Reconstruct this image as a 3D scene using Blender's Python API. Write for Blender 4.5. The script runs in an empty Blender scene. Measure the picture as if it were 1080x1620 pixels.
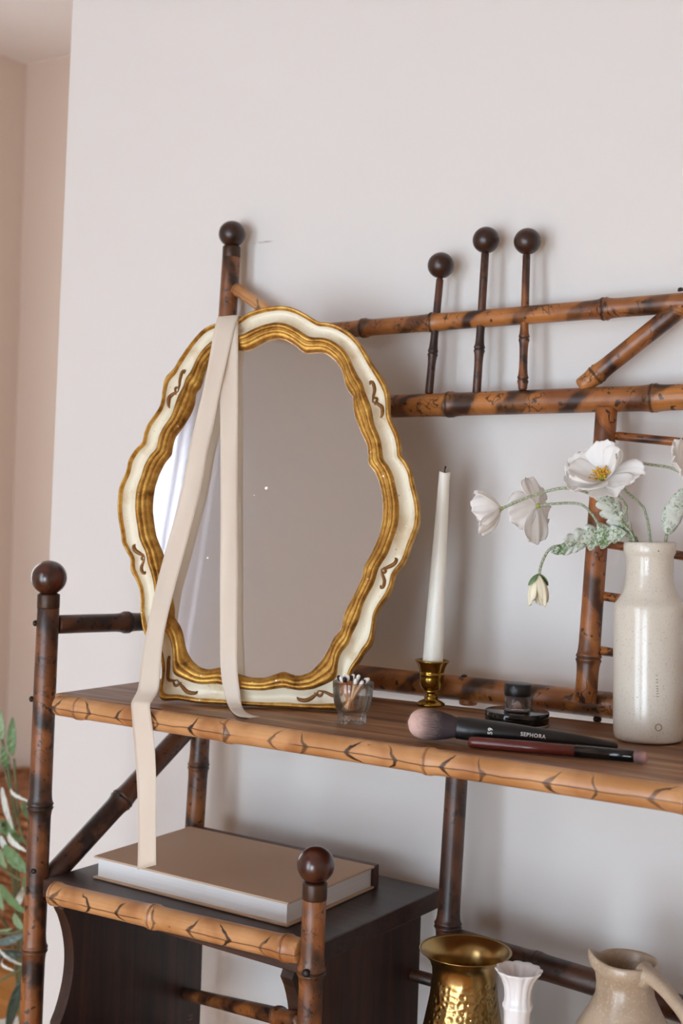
import bpy, bmesh, math, random
from mathutils import Vector, Matrix
PI = math.pi
SC = bpy.context.scene
COL = SC.collection

# ------------------------------------------------------------------ camera
cam_d = bpy.data.cameras.new('camera')
cam = bpy.data.objects.new('camera', cam_d)
COL.objects.link(cam)
YAW, PITCH, ROLL = math.radians(35.0), math.radians(-0.7), 0.034
fw = Vector((-math.sin(YAW)*math.cos(PITCH), math.cos(YAW)*math.cos(PITCH), math.sin(PITCH)))
r0 = Vector((math.cos(YAW), math.sin(YAW), 0))
u0 = r0.cross(fw)
rt = r0*math.cos(ROLL) + u0*math.sin(ROLL)
up = u0*math.cos(ROLL) - r0*math.sin(ROLL)
cam.matrix_world = Matrix(((rt.x, up.x, -fw.x, 0), (rt.y, up.y, -fw.y, -1.35), (rt.z, up.z, -fw.z, 1.30), (0, 0, 0, 1)))
cam_d.sensor_fit = 'VERTICAL'
cam_d.sensor_height = 36.0
cam_d.sensor_width = 24.0
cam_d.lens = 2050.0/1620.0*36.0
cam_d.clip_start = 0.02
cam_d.dof.use_dof = True
cam_d.dof.focus_distance = 1.34
cam_d.dof.aperture_fstop = 6.3
SC.camera = cam

# ------------------------------------------------------------------ sky outside, daylight in the window, added fill lights, exposure
world = bpy.data.worlds.new('sky')
SC.world = world
world.use_nodes = True
bg = world.node_tree.nodes['Background']
bg.inputs[0].default_value = (0.80, 0.90, 1.0, 1)
bg.inputs[1].default_value = 1.0

def area(name, loc, rot, sx, sy, power, color):
    d = bpy.data.lights.new(name, 'AREA')
    d.shape = 'RECTANGLE'; d.size = sx; d.size_y = sy; d.energy = power; d.color = color
    o = bpy.data.objects.new(name, d); o.location = loc; o.rotation_euler = rot
    COL.objects.link(o)
    return o
LEFT, FRONT, TOP = -3.14, -3.30, 3.15     # inner faces of the left wall, of the wall behind the camera, and the ceiling
WIN = (-1.80, -0.78, 0.04, 2.70)          # tall window in the wall behind the camera: x0, x1, z0, z1
SASH = 1.50                               # clear glass up to here, above it a blind added to dim the upper light
area('window_daylight', ((WIN[0]+WIN[1])/2, FRONT-0.07, (WIN[2]+SASH)/2), (PI/2, 0, 0), WIN[1]-WIN[0], SASH-WIN[2], 34.0, (0.76, 0.88, 1.0))
area('added_blind_backlight', ((WIN[0]+WIN[1])/2, FRONT-0.07, (WIN[3]+SASH)/2), (PI/2, 0, 0), WIN[1]-WIN[0], WIN[3]-SASH, 48.0, (0.82, 0.91, 1.0))  # added lamp that makes the blind glow white in the mirror
FILL_WIN = (-0.50, 0.45, 0.04, 1.42)          # unseen lower window added beside it to brighten the right side
area('right_fill_light', ((FILL_WIN[0]+FILL_WIN[1])/2, FRONT-0.07, (FILL_WIN[2]+FILL_WIN[3])/2), (PI/2, 0, 0), FILL_WIN[1]-FILL_WIN[0], FILL_WIN[3]-FILL_WIN[2], 42.0, (0.76, 0.88, 1.0))  # added fill lamp, evens the light towards the right
RECESS_FILL = (0.10, 0.92, 0.80, 2.25)       # unseen window added in the left wall to brighten the recess: y0, y1, z0, z1
area('recess_fill_light', (LEFT-0.07, (RECESS_FILL[0]+RECESS_FILL[1])/2, (RECESS_FILL[2]+RECESS_FILL[3])/2), (0, -PI/2, 0), RECESS_FILL[3]-RECESS_FILL[2], RECESS_FILL[1]-RECESS_FILL[0], 6.0, (0.90, 0.95, 1.0))  # added fill lamp for the recess, out of view

SC.view_settings.view_transform = 'Standard'
SC.view_settings.look = 'None'
SC.view_settings.gamma = 1.0
SC.view_settings.use_curve_mapping = False
SC.view_settings.exposure = 0.24
SC.cycles.max_bounces = 12
SC.cycles.diffuse_bounces = 6
SC.cycles.transparent_max_bounces = 12

# ------------------------------------------------------------------ helpers
W = {}
def setp(o, label=None, cat=None, group=None, kind=None):
    if label: o['label'] = label
    if cat: o['category'] = cat
    if group: o['group'] = group
    if kind: o['kind'] = kind
    return o
def place(o, M, parent=None):
    W[o] = M
    if parent is None:
        o.matrix_basis = M
    else:
        o.parent = parent
        o.matrix_parent_inverse = Matrix.Identity(4)
        o.matrix_basis = W[parent].inverted() @ M
def thing(name, label, cat, loc, group=None, M=None):
    o = bpy.data.objects.new(name, None)
    o.empty_display_size = 0.02
    COL.objects.link(o)
    place(o, M if M is not None else Matrix.Translation(loc))
    return setp(o, label, cat, group)
def mesh_obj(name, verts, faces, mat, parent=None, M=None, smooth=True, uvs=None):
    """verts are given in the frame M (the world, or the parent's frame origin, when M is None)."""
    if M is None:
        M = Matrix.Translation(W[parent].translation) if parent is not None else Matrix.Identity(4)
        off = M.translation
        verts = [Vector(v)-off for v in verts]
    me = bpy.data.meshes.new(name)
    me.from_pydata([tuple(v) for v in verts], [], faces)
    if smooth:
        me.polygons.foreach_set('use_smooth', [True]*len(me.polygons))
    me.update()
    me.materials.append(mat)
    o = bpy.data.objects.new(name, me)
    COL.objects.link(o)
    place(o, M, parent)
    return o
def bm_obj(name, bm, mat, parent=None, M=None, smooth=False):
    bmesh.ops.recalc_face_normals(bm, faces=bm.faces[:])
    vs = [v.co.copy() for v in bm.verts]
    bm.verts.index_update()
    fs = [[v.index for v in f.verts] for f in bm.faces]
    bm.free()
    return mesh_obj(name, vs, fs, mat, parent, M, smooth)
def add_box(bm, x0, x1, y0, y1, z0, z1, bevel=0.0):
    vs = [bm.verts.new(p) for p in ((x0,y0,z0),(x1,y0,z0),(x1,y1,z0),(x0,y1,z0),(x0,y0,z1),(x1,y0,z1),(x1,y1,z1),(x0,y1,z1))]
    fs = [bm.faces.new([vs[i] for i in q]) for q in ((3,2,1,0),(4,5,6,7),(0,1,5,4),(1,2,6,5),(2,3,7,6),(3,0,4,7))]
    if bevel > 0:
        es = list({e for f in fs for e in f.edges})
        bmesh.ops.bevel(bm, geom=es, offset=bevel, segments=2, affect='EDGES', profile=0.5)
def box(name, dims, mat, parent=None, bevel=0.0, M=None):
    bm = bmesh.new(); add_box(bm, *dims, bevel=bevel)
    return bm_obj(name, bm, mat, parent, M)
def lathe(profile, seg=48, fn=None):
    """profile: list of (radius, z); radius 0 closes to a pole. fn(angle, r, z, i) may change the radius and height."""
    vs, fs, rings = [], [], []
    for i, (r, z) in enumerate(profile):
        if r <= 1e-7:
            rings.append([len(vs)]); vs.append((0, 0, z))
        else:
            ring = []
            for k in range(seg):
                a = 2*PI*k/seg
                rr, zz = (r, z) if fn is None else fn(a, r, z, i)
                ring.append(len(vs)); vs.append((rr*math.cos(a), rr*math.sin(a), zz))
            rings.append(ring)
    for A, B in zip(rings, rings[1:]):
        if len(A) == 1 and len(B) == 1: continue
        for k in range(seg):
            k2 = (k+1) % seg
            if len(A) == 1: fs.append((A[0], B[k2], B[k]))
            elif len(B) == 1: fs.append((A[k], A[k2], B[0]))
            else: fs.append((A[k], A[k2], B[k2], B[k]))
    return vs, fs
def crom(pts, n):
    """Catmull-Rom through pts, n samples per span."""
    P = [Vector(p) for p in pts]
    P = [P[0]*2-P[1]] + P + [P[-1]*2-P[-2]]
    out = []
    for i in range(1, len(P)-2):
        for k in range(n):
            t = k/n
            a, b, c, d = P[i-1], P[i], P[i+1], P[i+2]
            out.append(0.5*((2*b)+(c-a)*t+(2*a-5*b+4*c-d)*t*t+(3*b-a-3*c+d)*t**3))
    out.append(P[-2])
    return out
def tube(pts, radii, seg=10, cap=True):
    pts = [Vector(p) for p in pts]
    if not isinstance(radii, (list, tuple)): radii = [radii]*len(pts)
    vs, fs = [], []
    nrm = None
    for i, p in enumerate(pts):
        t = (pts[min(i+1, len(pts)-1)]-pts[max(i-1, 0)]).normalized()
        if nrm is None:
            nrm = t.cross(Vector((0, 0, 1)))
            if nrm.length < 0.1: nrm = t.cross(Vector((1, 0, 0)))
        nrm = (nrm - t*nrm.dot(t)).normalized()
        b = t.cross(nrm)
        for k in range(seg):
            a = 2*PI*k/seg
            vs.append(p+(nrm*math.cos(a)+b*math.sin(a))*radii[i])
    n = len(pts)
    for i in range(n-1):
        for k in range(seg):
            k2 = (k+1) % seg
            fs.append((i*seg+k, i*seg+k2, (i+1)*seg+k2, (i+1)*seg+k))
    if cap:
        fs.append(tuple(range(seg-1, -1, -1)))
        fs.append(tuple((n-1)*seg+k for k in range(seg)))
    return vs, fs
def frame_z(p0, p1, hint=None):
    """matrix with origin p0 and Z along p0->p1"""
    p0, p1 = Vector(p0), Vector(p1)
    z = (p1-p0).normalized()
    h = Vector(hint) if hint is not None else (Vector((0, -1, 0)) if abs(z.y) < 0.8 else Vector((0, 0, 1)))
    x = (h - z*h.dot(z)).normalized()
    y = z.cross(x)
    return Matrix(((x.x, y.x, z.x, p0.x), (x.y, y.y, z.y, p0.y), (x.z, y.z, z.z, p0.z), (0, 0, 0, 1)))

# ------------------------------------------------------------------ materials
def lin(h):
    h = h.lstrip('#')
    out = []
    for i in (0, 2, 4):
        c = int(h[i:i+2], 16)/255
        out.append(c/12.92 if c <= 0.04045 else ((c+0.055)/1.055)**2.4)
    return (*out, 1)
class NT:
    def __init__(self, name):
        self.m = bpy.data.materials.new(name); self.m.use_nodes = True
        self.t = self.m.node_tree; self.t.nodes.clear()
        self.out = self.t.nodes.new('ShaderNodeOutputMaterial')
    def n(self, typ, ins=None, **kw):
        nd = self.t.nodes.new('ShaderNode'+typ)
        for k, v in kw.items(): setattr(nd, k, v)
        for k, v in (ins or {}).items(): self.set(nd.inputs[k], v)
        return nd
    def set(self, sock, v):
        if isinstance(v, bpy.types.NodeSocket): self.t.links.new(v, sock)
        else: sock.default_value = v
    def math(self, op, a, b=None, c=None):
        nd = self.n('Math', operation=op)
        self.set(nd.inputs[0], a)
        if b is not None: self.set(nd.inputs[1], b)
        if c is not None: self.set(nd.inputs[2], c)
        return nd.outputs[0]
    def obj(self): return self.n('TexCoord').outputs['Object']
    def scaled(self, vec, s):
        nd = self.n('Mapping'); self.set(nd.inputs['Vector'], vec); nd.inputs['Scale'].default_value = s
        return nd.outputs[0]
    def noise(self, vec, scale, detail=4, rough=0.55, dist=0.0):
        nd = self.n('TexNoise', {'Scale': scale, 'Detail': detail, 'Roughness': rough, 'Distortion': dist})
        self.set(nd.inputs['Vector'], vec)
        return nd.outputs['Fac']
    def ramp(self, fac, stops, interp='LINEAR'):
        nd = self.n('ValToRGB'); self.set(nd.inputs[0], fac)
        cr = nd.color_ramp; cr.interpolation = interp
        while len(cr.elements) < len(stops): cr.elements.new(0.5)
        for e, (p, c) in zip(cr.elements, stops):
            e.position = p; e.color = c if isinstance(c, tuple) else (c, c, c, 1)
        return nd.outputs[0]
    def mix(self, fac, a, b, mode='MIX'):
        nd = self.n('Mix', data_type='RGBA', blend_type=mode)
        self.set(nd.inputs[0], fac); self.set(nd.inputs[6], a); self.set(nd.inputs[7], b)
        return nd.outputs[2]
    def sstep(self, x, a, b):
        nd = self.n('MapRange', interpolation_type='SMOOTHSTEP')
        self.set(nd.inputs[0], x); nd.inputs[1].default_value = a; nd.inputs[2].default_value = b
        return nd.outputs[0]
    def bump(self, h, strength, dist=0.001):
        nd = self.n('Bump', {'Strength': strength, 'Distance': dist}); self.set(nd.inputs['Height'], h)
        return nd.outputs[0]
    def done(self, color, rough=0.5, metal=0.0, bump=None, **ins):
        b = self.n('BsdfPrincipled')
        self.set(b.inputs['Base Color'], color); self.set(b.inputs['Roughness'], rough); self.set(b.inputs['Metallic'], metal)
        if bump is not None: self.set(b.inputs['Normal'], bump)
        for k, v in ins.items(): self.set(b.inputs[k.replace('_', ' ')], v)
        self.t.links.new(b.outputs[0], self.out.inputs[0])
        return self.m
def plain(name, h, rough=0.5, metal=0.0, var=0.12, scale=40, bump=0.0, **ins):
    t = NT(name); o = t.obj(); nz = t.noise(o, scale)
    c = lin(h) if isinstance(h, str) else h
    d = tuple(x*(1-var) for x in c[:3])+(1,)
    return t.done(t.mix(nz, d, c), rough, metal, t.bump(t.noise(o, scale*5), bump) if bump else None, **ins)

def paint(name, h, streak=False):
    t = NT(name); o = t.obj()
    c = lin(h); n1 = t.noise(o, 1.5, 3); n2 = t.noise(o, 900, 2)
    col = t.mix(n1, tuple(x*0.97 for x in c[:3])+(1,), c)
    if streak:                                   # the small brown scuff on the plaster beside the post
        sx = t.n('SeparateXYZ'); t.set(sx.inputs[0], o)
        d1 = t.math('ABSOLUTE', t.math('SUBTRACT', sx.outputs[0], -1.087))
        d2 = t.math('ABSOLUTE', t.math('SUBTRACT', sx.outputs[2], 1.6345))
        m = t.math('MULTIPLY', t.sstep(d1, 0.022, 0.004), t.sstep(d2, 0.0018, 0.0004))
        m = t.math('MULTIPLY', m, t.sstep(t.noise(o, 160), 0.35, 0.6))
        col = t.mix(t.math('MULTIPLY', m, 0.6), col, lin('#8a765f'))
    return t.done(col, 0.75, 0.0, t.bump(n2, 0.06, 0.0006))

def bamboo(name, light, mid, dark, amount=0.5, turns=70.0, line=0.9, rough=0.33, spots=0.66, soft=0.5, fill=0.8, curls=0.6, wobble=10.0, even=0.0, chevron=False):
    """scorched tortoiseshell bamboo: smoky spiral burns with darker outlines, curls, spots, fibre grain, dark node rings"""
    t = NT(name); o = t.obj()
    sx = t.n('SeparateXYZ'); t.set(sx.inputs[0], o)
    x, y, z = sx.outputs
    rnd = t.n('ObjectInfo').outputs['Random']
    va = t.n('VectorMath', operation='ADD'); t.set(va.inputs[0], o)
    cb = t.n('CombineXYZ'); t.set(cb.inputs[2], t.math('MULTIPLY', rnd, 37.0)); t.set(va.inputs[1], cb.outputs[0])
    ov = va.outputs[0]
    ang = t.math('ARCTAN2', y, x)
    wob = t.noise(ov, 24, 2, 0.5)
    ph = t.math('ADD', t.math('MULTIPLY', z, turns), t.math('MULTIPLY', wob, wobble))
    s = t.math('SINE', t.math('ADD', t.math('ADD', ang, ph), t.math('MULTIPLY', rnd, 20.0)))
    th = 1.0-2.0*amount
    n2 = t.noise(ov, 75, 3, 0.55)
    sd = t.math('ADD', s, t.math('MULTIPLY', t.math('SUBTRACT', n2, 0.5), 0.9))
    patchy = t.math('MAXIMUM', t.sstep(t.noise(ov, 30, 2), 0.36, 0.62), even)
    inner = t.math('MULTIPLY', t.sstep(sd, th, th+soft), t.math('ADD', 0.45, t.math('MULTIPLY', patchy, 0.55)))
    lo = t.sstep(sd, th-0.08, th+0.02); hi = t.sstep(sd, th+0.05, th+0.20)
    outline = t.math('MULTIPLY', t.math('MULTIPLY', t.math('SUBTRACT', lo, hi), line), patchy)
    cn = t.math('ABSOLUTE', t.math('SUBTRACT', t.noise(ov, 62, 1, 0.5, 1.2), 0.5))
    curl = t.math('MULTIPLY', t.math('MULTIPLY', t.sstep(cn, 0.036, 0.012), curls), t.sstep(t.noise(ov, 33, 1), 0.50, 0.58))
    sp = t.sstep(t.noise(ov, 95, 2, 0.5), spots, spots+0.05)
    grain = t.noise(t.scaled(ov, (340, 340, 7)), 1.0, 3)
    blot = t.noise(ov, 16, 3)
    base = t.mix(t.sstep(blot, 0.36, 0.66), lin(light), lin(mid))
    base = t.mix(t.math('MULTIPLY', t.sstep(grain, 0.4, 0.75), 0.45), base, lin(mid))
    ink = tuple(c*0.4 for c in lin(dark)[:3])+(1,)
    col = t.mix(t.math('MULTIPLY', inner, fill), base, lin(dark))
    col = t.mix(outline, col, ink)
    col = t.mix(curl, col, ink)
    col = t.mix(t.math('MULTIPLY', sp, 0.85), col, ink)
    if chevron:                                # scorched lozenges with dark arrow ends, and a long drying crack
        ph_ = t.math('FRACT', t.math('ADD', t.math('DIVIDE', t.math('ADD', z, t.math('MULTIPLY', t.math('SUBTRACT', blot, 0.5), 0.05)), 0.102), t.math('MULTIPLY', rnd, 0.9)))
        dz = t.math('ABSOLUTE', t.math('MULTIPLY', t.math('SUBTRACT', ph_, 0.5), 0.102))
        aa = t.math('ABSOLUTE', t.math('SUBTRACT', ang, 0.12))
        v_ = t.math('ADD', t.math('SUBTRACT', dz, t.math('SUBTRACT', 0.0285, t.math('MULTIPLY', aa, 0.0105))), t.math('MULTIPLY', t.math('SUBTRACT', n2, 0.5), 0.007))
        ln_ = t.math('MULTIPLY', t.sstep(t.math('DIVIDE', t.math('ABSOLUTE', v_), t.math('SUBTRACT', 1.55, t.math('MINIMUM', aa, 1.1))), 0.0028, 0.0010), t.sstep(aa, 1.5, 0.9))
        ins_ = t.math('MULTIPLY', t.sstep(v_, 0.0, -0.014), t.sstep(blot, 0.3, 0.6))
        col = t.mix(t.math('MULTIPLY', ins_, 0.55), col, lin(dark))
        col = t.mix(t.math('MULTIPLY', ln_, t.math('ADD', 0.6, t.math('MULTIPLY', patchy, 0.38))), col, lin('#27130f'))
        wv = t.math('MULTIPLY', t.math('SUBTRACT', t.noise(ov, 18, 2), 0.5), 0.5)
        cr = t.math('MULTIPLY', t.sstep(t.math('ABSOLUTE', t.math('SUBTRACT', ang, t.math('ADD', wv, 0.10))), 0.075, 0.02), t.sstep(t.noise(t.scaled(ov, (0.01, 0.01, 1)), 9, 1), 0.38, 0.46))
        col = t.mix(t.math('MULTIPLY', cr, 0.8), col, lin('#2a140f'))
    at = t.n('Attribute', attribute_name='node')
    col = t.mix(t.math('MULTIPLY', at.outputs['Fac'], 0.75), col, tuple(c*0.6 for c in lin(dark)[:3])+(1,))
    return t.done(col, t.math('ADD', rough, t.math('MULTIPLY', blot, 0.14)), 0.0, t.bump(grain, 0.16, 0.0006), Coat_Weight=0.2, Coat_Roughness=0.3)

def wood(name, a, b, c, rough=0.4, axis=0, sc=1.0, coat=0.1):
    t = NT(name); o = t.obj()
    s = [60*sc, 60*sc, 60*sc]; s[axis] = 4*sc
    g = t.noise(t.scaled(o, tuple(s)), 1.0, 5, 0.6, 0.6)
    s2 = [400*sc]*3; s2[axis] = 12*sc
    f = t.noise(t.scaled(o, tuple(s2)), 1.0, 3)
    col = t.ramp(g, [(0.34, lin(c)), (0.5, lin(b)), (0.66, lin(a))])
    col = t.mix(t.math('MULTIPLY', f, 0.45), col, lin(c))
    return t.done(col, rough, 0.0, t.bump(f, 0.10, 0.0005), Coat_Weight=coat, Coat_Roughness=0.3)

def gold_leaf(name, a, b, c, rough=0.36):
    t = NT(name); o = t.obj()
    n1 = t.noise(o, 60, 5, 0.65); n2 = t.noise(o, 420, 3)
    col = t.ramp(n1, [(0.30, lin(c)), (0.48, lin(b)), (0.66, lin(a))])
    fl = t.sstep(t.noise(o, 130, 2), 0.735, 0.76)          # chips that show the white ground
    col = t.mix(fl, col, lin('#e8e2da'))
    met = t.math('MULTIPLY', t.math('SUBTRACT', 1.0, fl), 0.86)
    return t.done(col, t.math('ADD', rough, t.math('MULTIPLY', n1, 0.15)), met, t.bump(n2, 0.25, 0.0006))

M_wall = paint('warm_white_plaster', '#dddad6', True)
M_recess = paint('pale_peach_plaster', '#d9c6b6')
M_ceil = paint('ceiling_white', '#efe9e6')
M_front = paint('room_plaster', '#e6ebf0')
M_ceil2 = paint('room_ceiling', '#c9beb5')
M_side = paint('warm_room_plaster', '#ead8c6')
M_trim = plain('white_gloss_paint', '#e9e6e0', 0.35, var=0.04)
M_floor = wood('honey_floor_boards', '#e3ae6c', '#d69a55', '#b97c3e', 0.35, 0, 0.35)
M_bfront = bamboo('bamboo_honey', '#c89564', '#ad7846', '#8f5226', 0.03, 42, 0.0, 0.34, 0.74, 0.9, 0.3, 0.0, 7.0, 0.2, True)
M_brail = bamboo('bamboo_amber', '#b3743a', '#7f4922', '#27120c', 0.46, 85, 0.3, 0.33, 0.64, 0.75, 0.95, 0.8, 6.0, 0.3)
M_bpost = bamboo('bamboo_brown', '#93592c', '#562f19', '#1d0e09', 0.48, 60, 0.3, 0.38, 0.60, 1.0, 0.97, 0.6, 6.0, 0.4)
M_bdark = bamboo('bamboo_dark', '#5c3621', '#3b2015', '#170b08', 0.50, 55, 0.3, 0.40, 0.62, 0.9, 0.9, 0.7, 7.0, 0.3)
M_bred = bamboo('bamboo_red', '#ac6a33', '#7d4522', '#2c130c', 0.42, 80, 0.4, 0.33, 0.64, 0.75, 0.92, 0.95, 6.0, 0.35)
M_ball = wood('polished_dark_ball', '#5a2718', '#3f1a11', '#230e0a', 0.22, 2, 1.2, 0.5)
M_ballb = wood('dark_ball', '#452417', '#321910', '#1b0d09', 0.35, 2, 1.2, 0.2)
M_collar = plain('tarnished_collar', '#4a3020', 0.4, 0.35, 0.5, 120)
M_screw = plain('dark_screw', '#2c211b', 0.45, 0.4, 0.4, 200)
M_shelf = wood('brown_shelf_wood', '#c79a70', '#936441', '#54341f', 0.44, 0, 0.8, 0.03)
M_box = wood('dark_stained_wood', '#4a2f25', '#36211a', '#20130f', 0.40, 0, 1.0, 0.1)
M_panel = wood('dark_panel_wood', '#4b2a1d', '#381e14', '#22110b', 0.5, 2, 1.0, 0.05)

# ------------------------------------------------------------------ the room
def struct(name, dims, mat, parent=None, bevel=0.0):
    o = box(name, dims, mat, parent, bevel); o['kind'] = 'structure'
    return o
# the wall the desk stands against; its left end leans a little, beyond it the room steps back into a recess
bm = bmesh.new()
lo, hi = -1.498, -1.450
vs = [bm.verts.new(p) for p in ((lo,0,0),(2.0,0,0),(2.0,1.6,0),(lo,1.6,0),(hi,0,TOP),(2.0,0,TOP),(2.0,1.6,TOP),(hi,1.6,TOP))]
for q in ((3,2,1,0),(4,5,6,7),(0,1,5,4),(1,2,6,5),(2,3,7,6),(3,0,4,7)): bm.faces.new([vs[i] for i in q])
o = bm_obj('wall_back', bm, M_wall); o['kind'] = 'structure'
struct('wall_recess', (-3.24, -1.44, 1.36, 1.46, 0, 2.6), M_recess)
L0_, L1_ = LEFT-0.1, LEFT
struct('wall_left', (L0_, L1_, RECESS_FILL[1], 1.36, 0, 2.6), M_recess)
struct('wall_left_main', (L0_, L1_, FRONT-0.1, RECESS_FILL[0], 0, TOP), M_side)
struct('wall_left_sill', (L0_, L1_, RECESS_FILL[0], RECESS_FILL[1], 0, RECESS_FILL[2]), M_recess)
struct('wall_left_head', (L0_, L1_, RECESS_FILL[0], RECESS_FILL[1], RECESS_FILL[3], 2.6), M_recess)
struct('wall_right', (2.0, 2.1, FRONT-0.1, 0.0, 0, TOP), M_side)
struct('wall_bulkhead', (-3.14, -1.40, 0.0, 0.1, 2.7, TOP), M_wall)
struct('ceiling', (-3.24, 2.1, FRONT-0.1, 0.2, TOP, TOP+0.1), M_ceil2)
struct('ceiling_recess', (-3.24, -1.40, 0.0, 1.46, 2.6, 2.7), M_ceil)
fl = struct('floor', (-3.24, 2.1, FRONT-0.1, 1.46, -0.12, -0.02), M_floor)
yy = FRONT
rng = random.Random(4)
while yy < 1.35:                                   # boards run along the wall
    w = 0.119
    cut = rng.uniform(-2.3, -0.6)
    for x0, x1 in ((-3.14, cut), (cut+0.002, 1.999 if yy < -0.1 else -1.5)):
        if x1-x0 > 0.05: box('floor_board', (x0, x1, yy+0.001, min(yy+w-0.001, 1.358), -0.02, rng.uniform(-0.0008, 0)), M_floor, fl)
    yy += w
F1_, F0_ = FRONT, FRONT-0.1
x0, x1, z0, z1 = WIN
struct('wall_front_lower', (x0, x1, F0_, F1_, 0, z0), M_front)
struct('wall_front_upper', (x0, x1, F0_, F1_, z1, TOP), M_front)
struct('wall_front_left', (-3.14, x0, F0_, F1_, 0, TOP), M_front)
struct('wall_front_middle', (x1, FILL_WIN[0], F0_, F1_, 0, TOP), M_front)
struct('wall_front_sill', (FILL_WIN[0], FILL_WIN[1], F0_, F1_, 0, FILL_WIN[2]), M_front)
struct('wall_front_head', (FILL_WIN[0], FILL_WIN[1], F0_, F1_, FILL_WIN[3], TOP), M_front)
struct('wall_front_right', (FILL_WIN[1], 2.0, F0_, F1_, 0, TOP), M_front)
def window(name, a0, a1, z0, z1, fn):
    wn = bpy.data.objects.new(name, None); COL.objects.link(wn); wn['kind'] = 'structure'
    d = fn(a0, a1, -0.06, 0.0, z0, z1); place(wn, Matrix.Translation((d[0], d[2], z0)))
    for nm, q in (('window_frame', (a0, a0+0.05, -0.06, 0, z0, z1)), ('window_frame', (a1-0.05, a1, -0.06, 0, z0, z1)), ('window_frame', (a0+0.05, a1-0.05, -0.06, 0, z0, z0+0.05)),
                  ('window_frame', (a0+0.05, a1-0.05, -0.06, 0, z1-0.05, z1)), ('window_sill', (a0-0.04, a1+0.04, 0, 0.06, z0-0.03, z0))):
        box(nm, fn(*q), M_trim, wn, 0.003)
window('window_1', WIN[0], WIN[1], WIN[2], WIN[3], lambda a, b, c, d, e, f: (a, b, FRONT+c, FRONT+d, e, f))
window('added_window_low', FILL_WIN[0], FILL_WIN[1], FILL_WIN[2], FILL_WIN[3], lambda a, b, c, d, e, f: (a, b, FRONT+c, FRONT+d, e, f))  # frame of the added low window
window('added_window_recess', RECESS_FILL[0], RECESS_FILL[1], RECESS_FILL[2], RECESS_FILL[3], lambda a, b, c, d, e, f: (LEFT+c, LEFT+d, a, b, e, f))  # frame of the added recess window, out of view
struct('baseboard_back', (-1.48, 2.0, -0.016, -0.0005, 0, 0.11), M_trim)
# sheer curtain drawn to the window's near side (the mirror shows it)
t = NT('sheer_white_cloth'); b1 = t.n('BsdfDiffuse', {'Color': (0.9, 0.9, 0.92, 1)}); b2 = t.n('BsdfTranslucent', {'Color': (0.9, 0.9, 0.93, 1)})
mx = t.n('MixShader', {0: 0.62}); t.t.links.new(b1.outputs[0], mx.inputs[1]); t.t.links.new(b2.outputs[0], mx.inputs[2]); t.t.links.new(mx.outputs[0], t.out.inputs[0])
M_sheer = t.m
bl = box('added_blind', (WIN[0]+0.055, WIN[1]-0.055, FRONT-0.045, FRONT-0.043, SASH, WIN[3]-0.055), M_sheer)  # added cloth, holds back light from the upper window
bl['label'] = 'added white blind dimming the upper half of the window behind the camera'; bl['category'] = 'blind'
ct = thing('curtain', 'white sheer curtain hanging beside the window behind the camera', 'curtain', (-1.0, FRONT+0.10, 0.05))
vs, fs = [], []
nx, nz = 80, 12
for i in range(nx+1):
    u = i/nx; x = -0.96+u*0.30
    for j in range(nz+1):
        v = j/nz
        vs.append((x+0.012*math.sin(u*26+v), FRONT+0.10+0.028*math.sin(u*34+0.6*math.sin(v*3))*(0.5+0.5*(1-v)), 0.04+v*2.82))
for i in range(nx):
    for j in range(nz):
        a = i*(nz+1)+j; fs.append((a, a+nz+1, a+nz+2, a+1))
mesh_obj('curtain_cloth', vs, fs, M_sheer, ct)
v, f = tube([(-2.0, FRONT+0.10, 2.88), (-0.60, FRONT+0.10, 2.88)], 0.011, 12)
rod_o = mesh_obj('curtain_rod', v, f, M_trim, ct)

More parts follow.
